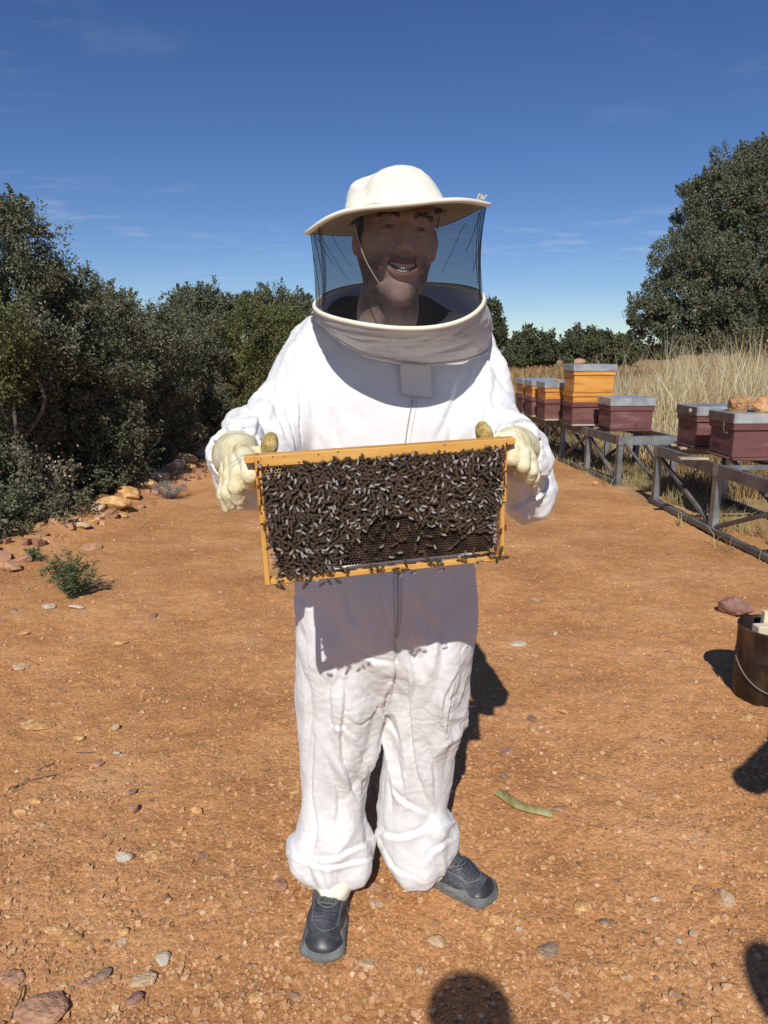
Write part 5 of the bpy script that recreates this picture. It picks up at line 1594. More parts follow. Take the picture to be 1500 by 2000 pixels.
for s in (-1, 1):
    th_, ph_ = np.meshgrid(np.linspace(0, 2 * PI, 20, endpoint=False), np.linspace(0.02, PI - 0.02, 14), indexing='ij')
    S3 = np.stack([np.sin(ph_) * np.cos(th_), -np.cos(ph_), np.sin(ph_) * np.sin(th_)], -1).reshape(-1, 3)
    f_ = grid_faces(20, 14, True)
    cc_ = S3[f_].mean(1)
    o = link('eye', newmesh('eye', hw(S3 * 0.0118 + np.array([s * 0.031, -0.0715, 0.0045])) - PB, [f_], True, [EYEW, IRIS], (cc_[:, 1] < -0.86).astype(int)), body)
    mb = MB()
    for zc0, rad_, dz_ in ((0.0068, 0.0010, 1.0), (0.0012, 0.0006, -0.6)):
        Pl = []
        for u in np.linspace(-1, 1, 11):
            h = bvh_head.ray_cast(Vector(hw([s * 0.031 + 0.0135 * u, -0.14, zc0 - 0.0030 * dz_ * u * u - 0.0008 * s * u])), Vector(R_head @ np.array([0, 1, 0])))
            if h[0] is not None: Pl.append(np.array(h[0]) - PB)
        if len(Pl) > 3: mb.tube(Pl, rad_ * np.sin(np.linspace(0.35, PI - 0.35, len(Pl))), 5)
    mb.build('eyelash', [HAIR], body)
    # eyebrow: short hairs
    mb = MB()
    rb = np.random.default_rng(80)
    for k in range(60):
        u = rb.random()
        p = np.array([s * (0.013 + 0.038 * u), -0.1, 0.0235 + 0.006 * math.sin(u * 2.6) - 0.004 * u + rb.normal() * 0.0024])
        h = bvh_head.ray_cast(Vector(hw([0, 0, 0]) * 0 + hw(p + [0, -0.03, 0])), Vector(R_head @ np.array([0, 1, 0])))
        if h[0] is None: continue
        q0 = np.array(h[0]); dr = R_head @ np.array([s * 0.8, -0.12, 0.45 - 0.7 * u]); dr = dr / np.linalg.norm(dr)
        mb.tube([q0 - PB, q0 + dr * 0.006 + R_head @ np.array([0, -0.0012, 0]) - PB], [0.0009, 0.0004], 4)
    mb.build('eyebrow', [HAIR], body)
mb = MB()
for k in range(-5, 5):
    x0, w = (k + 0.5) * 0.0047, 0.0044 if abs(k + 0.5) > 1 else 0.0050
    hgt = 0.0098 if abs(k + 0.5) < 1 else 0.0090 - 0.0005 * abs(k)
    mb.box((x0, yf(x0) + 0.0055, mz(x0) + 0.0005 - hgt / 2 + 0.001), (w, 0.005, hgt), b=0.0012)
for k in range(-4, 4):
    x0 = (k + 0.5) * 0.0046
    mb.box((x0, yf(x0) + 0.0085, -0.0745 + 15 * x0 * x0 + 0.001), (0.0043, 0.004, 0.0052), b=0.001)
mb.V = [hw(v) - PB for v in mb.V]
mb.build('teeth', [TEETH], body)

# t-shirt seen inside the collar
F = Field((-0.30, 1.45, 1.45), (0.38, 2.02, 1.70), 0.0045, far=0.06)
nb = hw([0, 0.10, -0.18])
F.chain([(nb[0] - 0.105, 1.83, 1.55), (nb[0] - 0.085, 1.80, 1.572), (nb[0], 1.81, 1.580), (nb[0] + 0.085, 1.79, 1.575), (nb[0] + 0.18, 1.82, 1.545)], [0.045, 0.052, 0.060, 0.052, 0.045], 0.03)
F.chain([(nb[0] - 0.055, 1.75, 1.535), (nb[0], 1.745, 1.530), (nb[0] + 0.055, 1.745, 1.535)], [0.045, 0.05, 0.045], 0.03)
F.cone(hw([0.004, 0.0, -0.10]), hw([0.0, 0.07, -0.20]), 0.066, 0.064, 0.012, 's')
F.a = np.maximum(F.a, (1.532 - (np.arange(F.a.shape[2]) * F.h + F.lo[2])).astype(np.float32)[None, None, :])
V, Q = F.mesh()
Nn = vnormals(V, Q)
V += Nn * (0.002 * fbm(V * 22, 2, 9))[:, None]
part('t_shirt', V, [Q], [TSH])
# ---------- hat ----------
HATC = mat('cream_hat_canvas', [(0.70, 0.67, 0.55), (0.78, 0.755, 0.64), (0.82, 0.80, 0.70)], scale=10, rough=0.85, bump=0.25, bscale=420, bdist=0.0008)
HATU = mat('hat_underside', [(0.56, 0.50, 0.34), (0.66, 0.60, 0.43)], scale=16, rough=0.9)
hat_c = at(775, 424, 1.62)
Rh = np.array(Matrix.Rotation(math.radians(-7.4), 3, 'Y') @ Matrix.Rotation(math.radians(2.8), 3, 'X'))   # roll and a slight nod
BR = 0.199


def hp(P): return np.array(P, float) @ Rh.T + hat_c


nu = 120
th_ = np.arange(nu) * 2 * PI / nu


def brim_h(r_, t_):
    return -0.006 * ((np.maximum(r_, 0.10) - 0.10) / 0.10) ** 1.5 + 0.0045 * np.sin(3 * t_ + 0.8) * (r_ / 0.2) ** 2 + 0.003 * np.sin(5 * t_)


def surf(rs, hs, zofs=0.0, warp=None):
    V = []
    for r_, h_ in zip(rs, hs):
        ex_ = 1.0 + 0.0 * th_
        x, y = r_ * np.cos(th_) * 0.98, r_ * np.sin(th_) * 1.02
        z = h_ + zofs + 0 * th_
        V.append(np.stack([x, y, z], -1))
    return np.stack(V, 1)      # (nu, nr, 3)


rs = np.array([0.110, 0.122, 0.138, 0.155, 0.170, 0.182, 0.192, BR])
top = surf(rs, rs * 0)
TT = th_[:, None] + 0 * rs[None]
top[..., 2] = brim_h(rs[None], TT) + 0.004
bot = top[:, ::-1].copy(); bot[..., 2] -= 0.0045
allb = np.concatenate([top, bot], 1)
nr = allb.shape[1]
f_ = grid_faces(nu, nr, True)
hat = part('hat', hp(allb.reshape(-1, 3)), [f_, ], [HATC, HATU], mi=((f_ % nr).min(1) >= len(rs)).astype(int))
# crown: dented fabric
cr_r = np.array([0.1160, 0.1135, 0.109, 0.105, 0.100, 0.094, 0.086, 0.074, 0.059, 0.040, 0.020, 0.0008])
cr_h = np.array([0.000, 0.010, 0.024, 0.038, 0.052, 0.065, 0.076, 0.084, 0.089, 0.0915, 0.093, 0.093])
cr = surf(cr_r, cr_h)
q = cr.reshape(-1, 3)
qa = np.arctan2(q[:, 1], q[:, 0]); hh = q[:, 2] / 0.093
# taller on the wearer's photo-right, with a pinch at the upper left
q[:, 2] *= 1.0 + 0.05 * np.cos(qa) * hh
q[:, 0] -= 0.020 * hh ** 2 * np.clip(np.cos(qa), 0, 1) + 0.006 * hh
rr_ = np.hypot(q[:, 0] + 0.062, q[:, 1] + 0.055)
q[:, 2] -= 0.020 * np.exp(-(rr_ / 0.026) ** 2) * (hh > 0.4)
q[:, 0] += 0.012 * np.exp(-((hh - 0.62) / 0.12) ** 2) * np.exp(-((np.abs(qa + 2.5)) / 0.7) ** 2)
pnv = 0.006 * fbm(q * np.array([14, 14, 9]), 3, 77)
q[:, :2] *= (1 + (pnv / 0.09 * sst(0.02, 0.4, hh)))[:, None]
cr = q.reshape(cr.shape)
link('crown', newmesh('crown', hp(cr.reshape(-1, 3)) - PB, [grid_faces(nu, len(cr_r), True)], True, [HATC]), hat)
mb = MB()


def loop(rad, zf, n=nu, ecc=(0.98, 1.02)):
    t_ = np.linspace(0, 2 * PI, n + 1)
    return np.stack([rad * np.cos(t_) * ecc[0], rad * np.sin(t_) * ecc[1], zf(t_)], -1)


mb.tube(hp(loop(BR, lambda t_: brim_h(BR, t_) + 0.0018)) - PB, 0.0048, 8, cap=False)
mb.build('brim_rim', [HATC], hat, smooth=True)
mb = MB()
mb.tube(hp(loop(0.1145, lambda t_: 0.0095 + 0 * t_)) - PB, 0.0016, 6, cap=False)
mb.tube(hp(loop(0.150, lambda t_: brim_h(0.150, t_) + 0.0042)) - PB, 0.0009, 5, cap=False)
mb.build('stitching', [HATC], hat, smooth=True)
mb = MB()
rb = np.random.default_rng(5)
for k in range(5):     # torn, frayed bit of piping at the right of the brim
    a0 = -0.62 + 0.04 * k
    p0 = np.array([BR * 0.97 * math.cos(a0), BR * 0.97 * math.sin(a0), -0.002])
    mb.tube(hp([p0, p0 + [0.004, 0, 0.006 + 0.003 * rb.random()], p0 + [0.009 * rb.random(), 0, 0.010]]) - PB, 0.0012, 5)
mb.build('frayed_thread', [HATU], hat)
mb = MB()
for t0, t1, w in ((-2.05, -1.45, 0.0016), (-1.95, -1.7, 0.0022)):
    t_ = np.linspace(t0, t1, 12)
    mb.tube(hp(np.stack([BR * 0.975 * np.cos(t_), BR * 0.99 * np.sin(t_), brim_h(BR, t_) + 0.0072 + 0.0012 * np.sin(t_ * 20)], -1)) - PB, w * np.sin(np.linspace(0.15, 3.0, 12)), 5)
mb.build('torn_edge', [HATU], hat)

# veil ring and veil
ring_c = at(779, 590, 1.625)
Rr = np.array(Matrix.Rotation(math.radians(-1.6), 3, 'Y') @ Matrix.Rotation(math.radians(18.5), 3, 'X'))
RR = 0.1850


def rp(P): return np.array(P, float) @ Rr.T + ring_c


def ringz(t_): return 0.004 * np.sin(2 * t_ + 1.0) + 0.003 * np.cos(3 * t_)


mb = MB()
mb.tube(rp(loop(RR, ringz, ecc=(1.0, 1.0))) - PB, 0.0050, 10, cap=False)
ringo = mb.build('veil_ring', [CREAM], hat, smooth=True)

VEIL = bpy.data.materials.new('black_tulle'); VEIL.use_nodes = True
t = VEIL.node_tree; pr = t.nodes['Principled BSDF']
pr.inputs['Base Color'].default_value = (0.012, 0.012, 0.014, 1); pr.inputs['Roughness'].default_value = 0.75; pr.inputs['Specular IOR Level'].default_value = 0.2
uvn = t.nodes.new('ShaderNodeAttribute'); uvn.attribute_name = 'weave'
w1 = t.nodes.new('ShaderNodeTexWave'); w1.inputs['Scale'].default_value = 1.0; w1.inputs['Distortion'].default_value = 2.0; w1.inputs['Detail'].default_value = 1; w1.inputs['Detail Scale'].default_value = 0.6
t.links.new(uvn.outputs['Vector'], w1.inputs['Vector'])
al = t.nodes.new('ShaderNodeMapRange'); al.inputs['To Min'].default_value = 0.26; al.inputs['To Max'].default_value = 0.58
t.links.new(w1.outputs['Fac'], al.inputs['Value']); t.links.new(al.outputs[0], pr.inputs['Alpha'])
VEILD = mat('folded_black_tulle', [(0.010, 0.010, 0.012), (0.014, 0.014, 0.016)], rough=0.8, alpha=0.72)
VEILD.node_tree.nodes['Principled BSDF'].inputs['Alpha'].default_value = 0.72

nu2, nv2 = 200, 22
t2 = np.arange(nu2) * 2 * PI / nu2
topL = hp(np.stack([0.190 * np.cos(t2) * 0.98, 0.190 * np.sin(t2) * 1.02, brim_h(0.190, t2) - 0.003], -1))
botL = rp(np.stack([(RR - 0.004) * np.cos(t2), (RR - 0.004) * np.sin(t2), ringz(t2)], -1))


def veil_pt(a, v):
    """a angle array, v 0 top..1 bottom"""
    i = (a % (2 * PI)) / (2 * PI) * nu2; i0 = i.astype(int) % nu2; i1 = (i0 + 1) % nu2; fr = (i - np.floor(i))[:, None]
    A = topL[i0] * (1 - fr) + topL[i1] * fr; B = botL[i0] * (1 - fr) + botL[i1] * fr
    v = np.asarray(v)[:, None]
    P = A * (1 - v) + B * v
    cen = (hat_c * (1 - v) + ring_c * v)
    rad = P - cen; rad[:, 2] = 0; rad /= np.linalg.norm(rad, axis=1, keepdims=True)
    sag = -0.006 * np.sin(v * PI) + (0.0012 * np.sin(a * 17 + v[:, 0] * 2) + 0.003 * np.sin(a * 6 + 1 * v[:, 0]))[:, None] * np.sin(v * PI)
    return P + rad * sag


vv = np.linspace(0, 1, nv2)
Aa, Vv = np.meshgrid(t2, vv, indexing='ij')
VP = veil_pt(Aa.ravel(), Vv.ravel())
me = newmesh('veil', VP - PB, [grid_faces(nu2, nv2, True)], True, [VEIL])
wa = me.attributes.new('weave', 'FLOAT_VECTOR', 'POINT')
wv_ = np.stack([Vv.ravel() * 17 + np.cos(Aa.ravel() * 1.0) * 13 + 0.8 * np.sin(Aa.ravel() * 5), Aa.ravel() * 0 + Vv.ravel() * 4, Vv.ravel() * 0], -1).astype(np.float32)
wa.data.foreach_set('vector', wv_.ravel())
veil = link('veil', me, hat)
# gathered folds of the tulle: narrow doubled strips lying just on the veil
def strip(a0, a1, v0, v1, w0, w1_, n=14):
    s_ = np.linspace(0, 1, n)
    a = a0 + (a1 - a0) * s_; v = v0 + (v1 - v0) * s_; w = w0 + (w1_ - w0) * s_
    L_ = veil_pt(a - w, v); R__ = veil_pt(a + w, v)
    n_ = L_ - np.array([hat_c[0], hat_c[1], 0]); n_[:, 2] = 0; n_ /= np.linalg.norm(n_, axis=1, keepdims=True)
    P = np.stack([L_ + n_ * 0.0015, (L_ + R__) / 2 + n_ * 0.003, R__ + n_ * 0.0015], 1).reshape(-1, 3)
    o = link('veil_fold', newmesh('veil_fold', P - PB, [grid_faces(n, 3)], True, [VEILD]), veil)
# angle: 0 = photo right, -pi/2 = towards the camera, pi = photo left
for s_ in ((-2.62, -2.66, 0.0, 1.0, 0.032, 0.036), (-2.78, -2.64, 0, .9, 0.010, 0.014), (-2.55, -2.62, 0.02, 1.0, 0.006, 0.010), (-2.95, -2.75, 0, 1, 0.006, 0.006),
           (-0.30, -0.34, 0.0, 1.0, 0.030, 0.036), (-0.16, -0.36, 0.0, 0.95, 0.010, 0.012), (-0.45, -0.28, 0.0, 1.0, 0.006, 0.008), (-0.10, -0.55, 0.1, 0.6, 0.0035, 0.003),
           (2.75, 2.25, 0.0, 0.85, 0.005, 0.004), (2.9, 2.5, 0.0, 0.55, 0.004, 0.003), (2.5, 2.2, 0.0, 0.6, 0.004, 0.003), (0.55, 0.95, 0.1, 0.8, 0.005, 0.003), (0.2, 0.5, 0.05, 0.5, 0.004, 0.003),
           (-0.52, -0.40, 0.05, 0.75, 0.003, 0.003), (-2.98, -2.95, 0, 1, 0.05, 0.05), (-0.13, -0.17, 0, 1, 0.05, 0.05)):
    strip(*s_)
# hat string from the brim past the ear to the chin
chin = hw([-0.052, -0.035, -0.128])
P0 = at(690, 438, 1.50); 
mb = MB(); mb.tube(catmull([P0, at(700, 470, 1.50), at(716, 512, 1.50), at(742, 556, 1.51), at(752, 566, 1.54)], 5) - PB, 0.0013, 6)
mb.build('hat_cord', [CREAM], hat, smooth=True)
mb = MB(); mb.tube(catmull([at(865, 395, 1.60), at(858, 425, 1.60), at(853, 450, 1.62)], 4) - PB, 0.0010, 5)
mb.build('hat_cord', [VEILD], hat, smooth=True)

# ---------- collar of white mesh between ring and zip ----------
COLM = mat('white_mesh_fabric', [(0.54, 0.53, 0.54), (0.66, 0.65, 0.66), (0.72, 0.71, 0.72)], scale=9, rough=0.85, bump=0.7, bscale=700, bdist=0.001, trans=0.38)
zipline = [(-PI, at(625, 640, 1.93)), (-2.75, at(622, 628, 1.80)), (-2.35, at(650, 655, 1.70)), (-2.0, at(700, 687, 1.665)), (-1.57, at(770, 704, 1.655)), (-1.2, at(835, 712, 1.655)), (-0.8, at(905, 704, 1.67)), (-0.4, at(952, 688, 1.74)),
           (0.0, at(955, 672, 1.86)), (0.8, at(880, 640, 1.96)), (1.57, at(790, 632, 1.99)), (2.4, at(690, 632, 1.99)), (PI, at(625, 640, 1.93))]
za = np.array([z_[0] for z_ in zipline]); zp_ = np.array([z_[1] for z_ in zipline])
# close smoothly
nu3, nv3 = 220, 40
t3 = -PI + np.arange(nu3) * 2 * PI / nu3
zz_ = np.stack([np.interp(t3, za, zp_[:, j]) for j in range(3)], -1)
for _ in range(12): zz_ = 0.5 * zz_ + 0.25 * (np.roll(zz_, 1, 0) + np.roll(zz_, -1, 0))
rg_ = rp(np.stack([RR * np.cos(t3), RR * np.sin(t3), ringz(t3)], -1))
vv = np.linspace(0, 1, nv3)
P = rg_[:, None] * (1 - vv)[None, :, None] + zz_[:, None] * vv[None, :, None]
cenl = (ring_c[None] * (1 - vv)[:, None] + zz_.mean(0)[None] * vv[:, None])
rad = P - cenl[None]; rad[..., 2] *= 0.3; rad /= np.linalg.norm(rad, axis=2, keepdims=True)
bul = 0.006 * np.sin(vv * PI)[None] * (0.8 + 0.5 * np.sin(2 * t3 + 0.3))[:, None]
W_ = np.stack([t3[:, None] * 1.2 + 0 * vv[None], vv[None] * 3.0 + 0.9 * t3[:, None], 0 * t3[:, None] + 0 * vv[None]], -1)
fo = 0.0075 * (1 - 2.6 * np.abs(pn(W_ * np.array([1.3, 1.5, 1]), 71))) + 0.0045 * (1 - 2.6 * np.abs(pn(W_ * np.array([2.6, 3.2, 1]), 72)))
P = P + rad * (bul + fo * np.sin(vv * PI)[None] ** 0.7)[..., None]
collar = link('mesh_collar', newmesh('mesh_collar', P.reshape(-1, 3) - PB, [grid_faces(nu3, nv3, True)], True, [COLM]), hat)
mb = MB()
zc_ = np.concatenate([zz_, zz_[:1]]) + np.array([0, -0.003, 0.0])
mb.tube(zc_ - PB, 0.0048, 8, cap=False, flat=0.6)
mb.build('zip_tape', [SUIT], collar, smooth=True)
mb = MB(); mb.tube(zc_ + np.array([0, -0.005, 0.003]) - PB, 0.0016, 6, cap=False); mb.build('zip_teeth', [ZIPD], collar, smooth=True)
mb = MB(); mb.tube(zc_ + np.array([0, -0.002, 0.011]) - PB, 0.0020, 6, cap=False); mb.build('seam', [COLM], collar, smooth=True)
# velcro flap
FLAPM = mat('cream_flap', [(0.70, 0.69, 0.62), (0.77, 0.76, 0.70)], rough=0.8, bump=0.2, bscale=400, bdist=0.0008)
corn = np.array([(781, 709), (843, 716), (847, 778), (783, 770)], float)
fu, fv = 14, 14
P = []
for i in range(fu):
    for j in range(fv):
        u, v = i / (fu - 1), j / (fv - 1)
        x, y = (corn[0] * (1 - u) + corn[1] * u) * (1 - v) + (corn[3] * (1 - u) + corn[2] * u) * v
        P.append((x, y))
Yf = np.array([1.648 - 0.004 * math.sin(i / 13 * PI) - 0.004 * (j / 13) - 0.010 * (j == 13) * 0 for i in range(fu) for j in range(fv)])
Yf -= np.array([0.010 * max(0, j / 13 - 0.6) for i in range(fu) for j in range(fv)]) + 0.006
G0 = np.array([at(x, y, Y_) for (x, y), Y_ in zip(P, Yf)])
G0 += np.array([0, 1, 0]) * (0.0022 * fbm(G0 * 40, 2, 4))[:, None]
G1_ = G0 + np.array([0, 0.004, 0])
f_ = grid_faces(fu, fv)
edge = [i * fv for i in range(fu)] + [(fu - 1) * fv + j for j in range(1, fv)] + [i * fv + fv - 1 for i in range(fu - 2, -1, -1)] + [j for j in range(fv - 2, 0, -1)]
n0 = len(G0)
ef = [(edge[k], edge[(k + 1) % len(edge)], edge[(k + 1) % len(edge)] + n0, edge[k] + n0) for k in range(len(edge))]
part('velcro_flap', np.concatenate([G0, G1_]), [f_, f_[:, ::-1] + n0, np.array(ef)], [FLAPM], parent=suit)


# ---------- gloves ----------
def glove(chains, cuff, thumb, tbase, name='glove'):
    """chains of (px,py,Y,r) for fingers and palm"""
    allp = np.array([at(*q[:3]) for c_ in chains + [cuff, thumb] for q in c_])
    F = Field(allp.min(0) - 0.07, allp.max(0) + 0.07, 0.0026, far=0.05)
    T_ = lambda c_: ([at(*q[:3]) for q in c_], [q[3] for q in c_])
    p, r_ = T_(chains[0]); F.chain(p, r_, 0.014)
    for c_ in chains[1:]:
        G = Field(allp.min(0) - 0.07, allp.max(0) + 0.07, 0.0026, far=0.05)
        p, r_ = T_(c_); G.chain(p, np.array(r_) * 0.88, 0.005)
        sl = (slice(None),) * 3
        F.comb(sl, G.a, 0.0006, 'u')
    p, r_ = T_(cuff); F.chain(p, r_, 0.02)
    p, r_ = T_(tbase); F.chain(p, r_, 0.008)
    V, Q = F.mesh(); V = relax(V, Q, 1, 0.4)
    Nn = vnormals(V, Q)
    V = V + Nn * (0.0015 * (2 * np.abs(2 * (pn(V * 26, 31) * 1.6 - np.floor(pn(V * 26, 31) * 1.6 + 0.5))) - 1) * 0.6 + 0.0006 * (1 - 2.8 * np.abs(pn(V * 120, 32))))[:, None]
    g = part(name, V, [Q], [GLOVE])
    p, r_ = T_(thumb)
    lo_ = np.min(p, 0) - 0.05; hi_ = np.max(p, 0) + 0.05
    F = Field(lo_, hi_, 0.0024, far=0.04); F.chain(p, r_, 0.008)
    V, Q = F.mesh(); Nn = vnormals(V, Q)
    V = V + Nn * (0.0010 * (1 - 2.8 * np.abs(pn(V * 90, 33))))[:, None]
    link('thumb', newmesh('thumb', V - PB, [Q], True, [THUMB]), g)
    return g


# hand at the photo's left: wrist to knuckles, then four fingers hanging down
gl = glove([
    [(463, 892, 1.345, .036), (468, 888, 1.30, .033), (472, 890, 1.275, .026)],
    [(474, 882, 1.262, .020), (487, 904, 1.212, .0175), (489, 928, 1.196, .0165), (491, 944, 1.212, .0145), (500, 948, 1.232, .0125)],      # index, curled under the lug
    [(464, 890, 1.268, .020), (466, 922, 1.222, .0165), (461, 952, 1.212, .0155), (466, 974, 1.224, .0138), (474, 980, 1.238, .012)],
    [(454, 894, 1.280, .019), (451, 928, 1.236, .0155), (446, 962, 1.230, .0145), (452, 986, 1.240, .0125)],
    [(446, 900, 1.300, .017), (440, 936, 1.262, .0135), (436, 966, 1.254, .0125), (443, 992, 1.258, .0105)],
], [(466, 890, 1.42, .046), (464, 891, 1.385, .045), (464, 890, 1.345, .041)],
    [(522, 894, 1.250, .0115), (524, 882, 1.248, .0120), (527, 868, 1.244, .0128), (529, 857, 1.243, .0112)], [(484, 892, 1.275, .018), (504, 888, 1.258, .0145), (521, 890, 1.250, .0125)])
gr = glove([
    [(1008, 876, 1.385, .036), (1000, 872, 1.345, .034), (1000, 880, 1.315, .028)],
    [(996, 868, 1.318, .019), (1002, 880, 1.300, .0175), (1000, 896, 1.292, .0175), (996, 908, 1.302, .014)],
    [(1008, 866, 1.325, .019), (1019, 888, 1.300, .0165), (1020, 910, 1.294, .0165), (1014, 922, 1.308, .013)],
    [(1016, 868, 1.335, .018), (1033, 896, 1.312, .0150), (1037, 920, 1.306, .0140), (1034, 936, 1.316, .0115)],
    [(1022, 872, 1.350, .016), (1040, 904, 1.330, .0125), (1043, 932, 1.324, .0115), (1041, 946, 1.330, .0095)],
], [(1014, 878, 1.46, .042), (1011, 877, 1.42, .042), (1008, 875, 1.385, .039)],
    [(951, 868, 1.326, .0118), (949, 858, 1.322, .0124), (945, 846, 1.318, .0134), (942, 836, 1.317, .0122)], [(992, 866, 1.335, .018), (972, 862, 1.330, .0145), (953, 864, 1.325, .0128)])
# stamped lettering rows on the glove cuff
bvg = BVHTree.FromObject(gl, bpy.context.evaluated_depsgraph_get()) if False else BVHTree.FromPolygons([tuple(v.co + Vector(PB)) for v in gl.data.vertices], [tuple(q_.vertices) for q_ in gl.data.polygons])
INK = mat('grey_ink', [(0.12, 0.12, 0.12), (0.2, 0.2, 0.2)], rough=0.8)
mb = MB()
rb = np.random.default_rng(9)
for row_ in range(2):
    for k in range(7):
        x = 452 + k * 3.6 + row_ * 2; y = 903 - k * 2.6 + row_ * 7
        try: p0, p1 = onsuit(x, y, 0.0004, bvg), onsuit(x + rb.uniform(0.5, 2), y + rb.uniform(2, 4.2), 0.0004, bvg)
        except Exception: continue
        if np.linalg.norm(p0 - p1) < 0.012: mb.tube([p0 - PB, p1 - PB], 0.0005, 4)
if mb.n: mb.build('stamped_text', [INK], gl)

# ================================================================== the hive frame
FO = np.array([0.00255, 1.21842, 1.34059])
al_, be_, ga_ = math.radians(1.70), math.radians(-2.295), math.radians(12.565)
FR = np.array(Matrix.Rotation(ga_, 3, 'Z') @ Matrix.Rotation(al_, 3, 'X') @ Matrix.Rotation(be_, 3, 'Y'))
FRM = Matrix(FR.tolist()).to_4x4()


def fuv(px_, py_, yl=0.0):
    """pixel -> local frame coordinates (x, z) on the plane y = yl"""
    d = FR.T @ ray(px_, py_); o_ = FR.T @ (np.array([0, 0, 1.5]) - FO)
    t_ = (yl - o_[1]) / d[1]
    p_ = o_ + d * t_
    return p_[0], p_[2]


WOOD = mat('honey_stained_pine', [(0.36, 0.15, 0.025), (0.62, 0.31, 0.065), (0.72, 0.42, 0.12)], scale=7, rough=0.55, stretch=(0.8, 5, 9), bump=0.25, bscale=50, bstretch=(2, 10, 14), bdist=0.002, detail=9, pos=[0.26, 0.45, 0.7])
WOODV = mat('honey_stained_pine_upright', [(0.36, 0.15, 0.025), (0.62, 0.31, 0.065), (0.72, 0.42, 0.12)], scale=7, rough=0.55, stretch=(9, 5, 0.8), bump=0.25, bscale=50, bstretch=(14, 10, 2), bdist=0.002, detail=9, pos=[0.26, 0.45, 0.7])
PROP = mat('propolis', [(0.03, 0.012, 0.006), (0.12, 0.04, 0.015), (0.22, 0.09, 0.03)], scale=40, rough=0.35)
WAXD = mat('dark_old_comb', [(0.022, 0.012, 0.008), (0.050, 0.028, 0.017), (0.10, 0.062, 0.036)], scale=30, rough=0.5)
WAXL = mat('honey_cells', [(0.20, 0.10, 0.03), (0.36, 0.22, 0.09), (0.50, 0.36, 0.20)], scale=40, rough=0.5)
frame = thing('framed_honeycomb', FO, 0, 'wooden hive frame of dark comb covered with bees, held up by both lugs', 'hive frame')
frame.rotation_mode = 'QUATERNION'; frame.rotation_quaternion = FRM.to_quaternion()
FW, FH = 0.446, 0.232
MB().box((0, 0.0135, -0.0105), (FW - 0.0005, 0.026, 0.020), b=0.0015).build('top_bar', [WOOD], frame)
for s in (-1, 1):
    MB().box((s * (FW / 2 + 0.0085), 0.0135, -0.0065), (0.0165, 0.024, 0.012), b=0.0012).build('lug', [WOOD], frame)
    mb = MB()
    mb.box((s * (FW / 2 - 0.0050), 0.0165, -0.059), (0.0105, 0.035, 0.1170), b=0.0015)
    mb.box((s * (FW / 2 - 0.0052), 0.0165, -0.1745), (0.0092, 0.0255, 0.1135), b=0.0015)
    mb.build('side_bar', [WOODV], frame)
    mb = MB(); rb = np.random.default_rng(12 + s)
    for k in range(16):
        mb.box((s * (FW / 2 - 0.0045) + rb.normal() * 0.0015, -0.0011, -0.012 - abs(rb.normal()) * 0.05), (0.003, 0.0012, rb.uniform(0.004, 0.014)), b=0.0005)
    mb.build('propolis_smear', [PROP], frame)
MB().box((0, 0.0165, -FH + 0.0055), (FW - 0.0205, 0.020, 0.0105), b=0.0015).build('bottom_bar', [WOOD], frame)
mb = MB(); rb = np.random.default_rng(31)
for k in range(26):
    mb.box((rb.uniform(-.21, .21), -0.0003, rb.choice([-0.004, -0.018, -0.0165]) + rb.normal() * 0.001), (rb.uniform(0.001, 0.005), 0.0014, rb.uniform(0.0008, 0.002)), b=0.0003)
mb.build('propolis_speck', [PROP], frame)
# wax burrs under the top bar and on the bottom bar
mb = MB()
for k in range(60):
    x = -0.2 + 0.4 * k / 59
    mb.box((x + rb.normal() * 0.002, 0.004 + rb.random() * 0.004, -0.0225 + rb.normal() * 0.0012), (0.010, 0.008, rb.uniform(0.004, 0.008)), b=0.002)
for k in range(34):
    x = rb.uniform(-0.205, 0.205)
    mb.box((x, 0.010 + rb.random() * 0.008, -FH + 0.0115 + rb.random() * 0.001), (rb.uniform(0.006, 0.016), 0.008, 0.003), b=0.001)
mb.build('wax_burr', [WAXD], frame)['kind'] = 'stuff'

# comb: hexagonal cells with depth
outl = [(506, 906), (700, 896), (985, 874), (982, 905), (980, 950), (970, 978), (966, 1010), (964, 1068), (955, 1074), (900, 1081), (828, 1088), (778, 1095), (720, 1100), (673, 1105), (640, 1112),
        (610, 1116), (575, 1121), (554, 1118), (541, 1104), (538, 1080), (530, 1045), (522, 1010), (515, 975), (512, 940)]
OU = np.array([fuv(x, y, 0.004) for x, y in outl])


def inpoly(x, z, Pq):
    x = np.asarray(x); z = np.asarray(z); c_ = np.zeros(x.shape, bool)
    for i in range(len(Pq)):
        x1, z1 = Pq[i]; x2, z2 = Pq[(i + 1) % len(Pq)]
        if z1 == z2: continue
        m = ((z1 > z) != (z2 > z)) & (x < (x2 - x1) * (z - z1) / (z2 - z1) + x1)
        c_ ^= m
    return c_


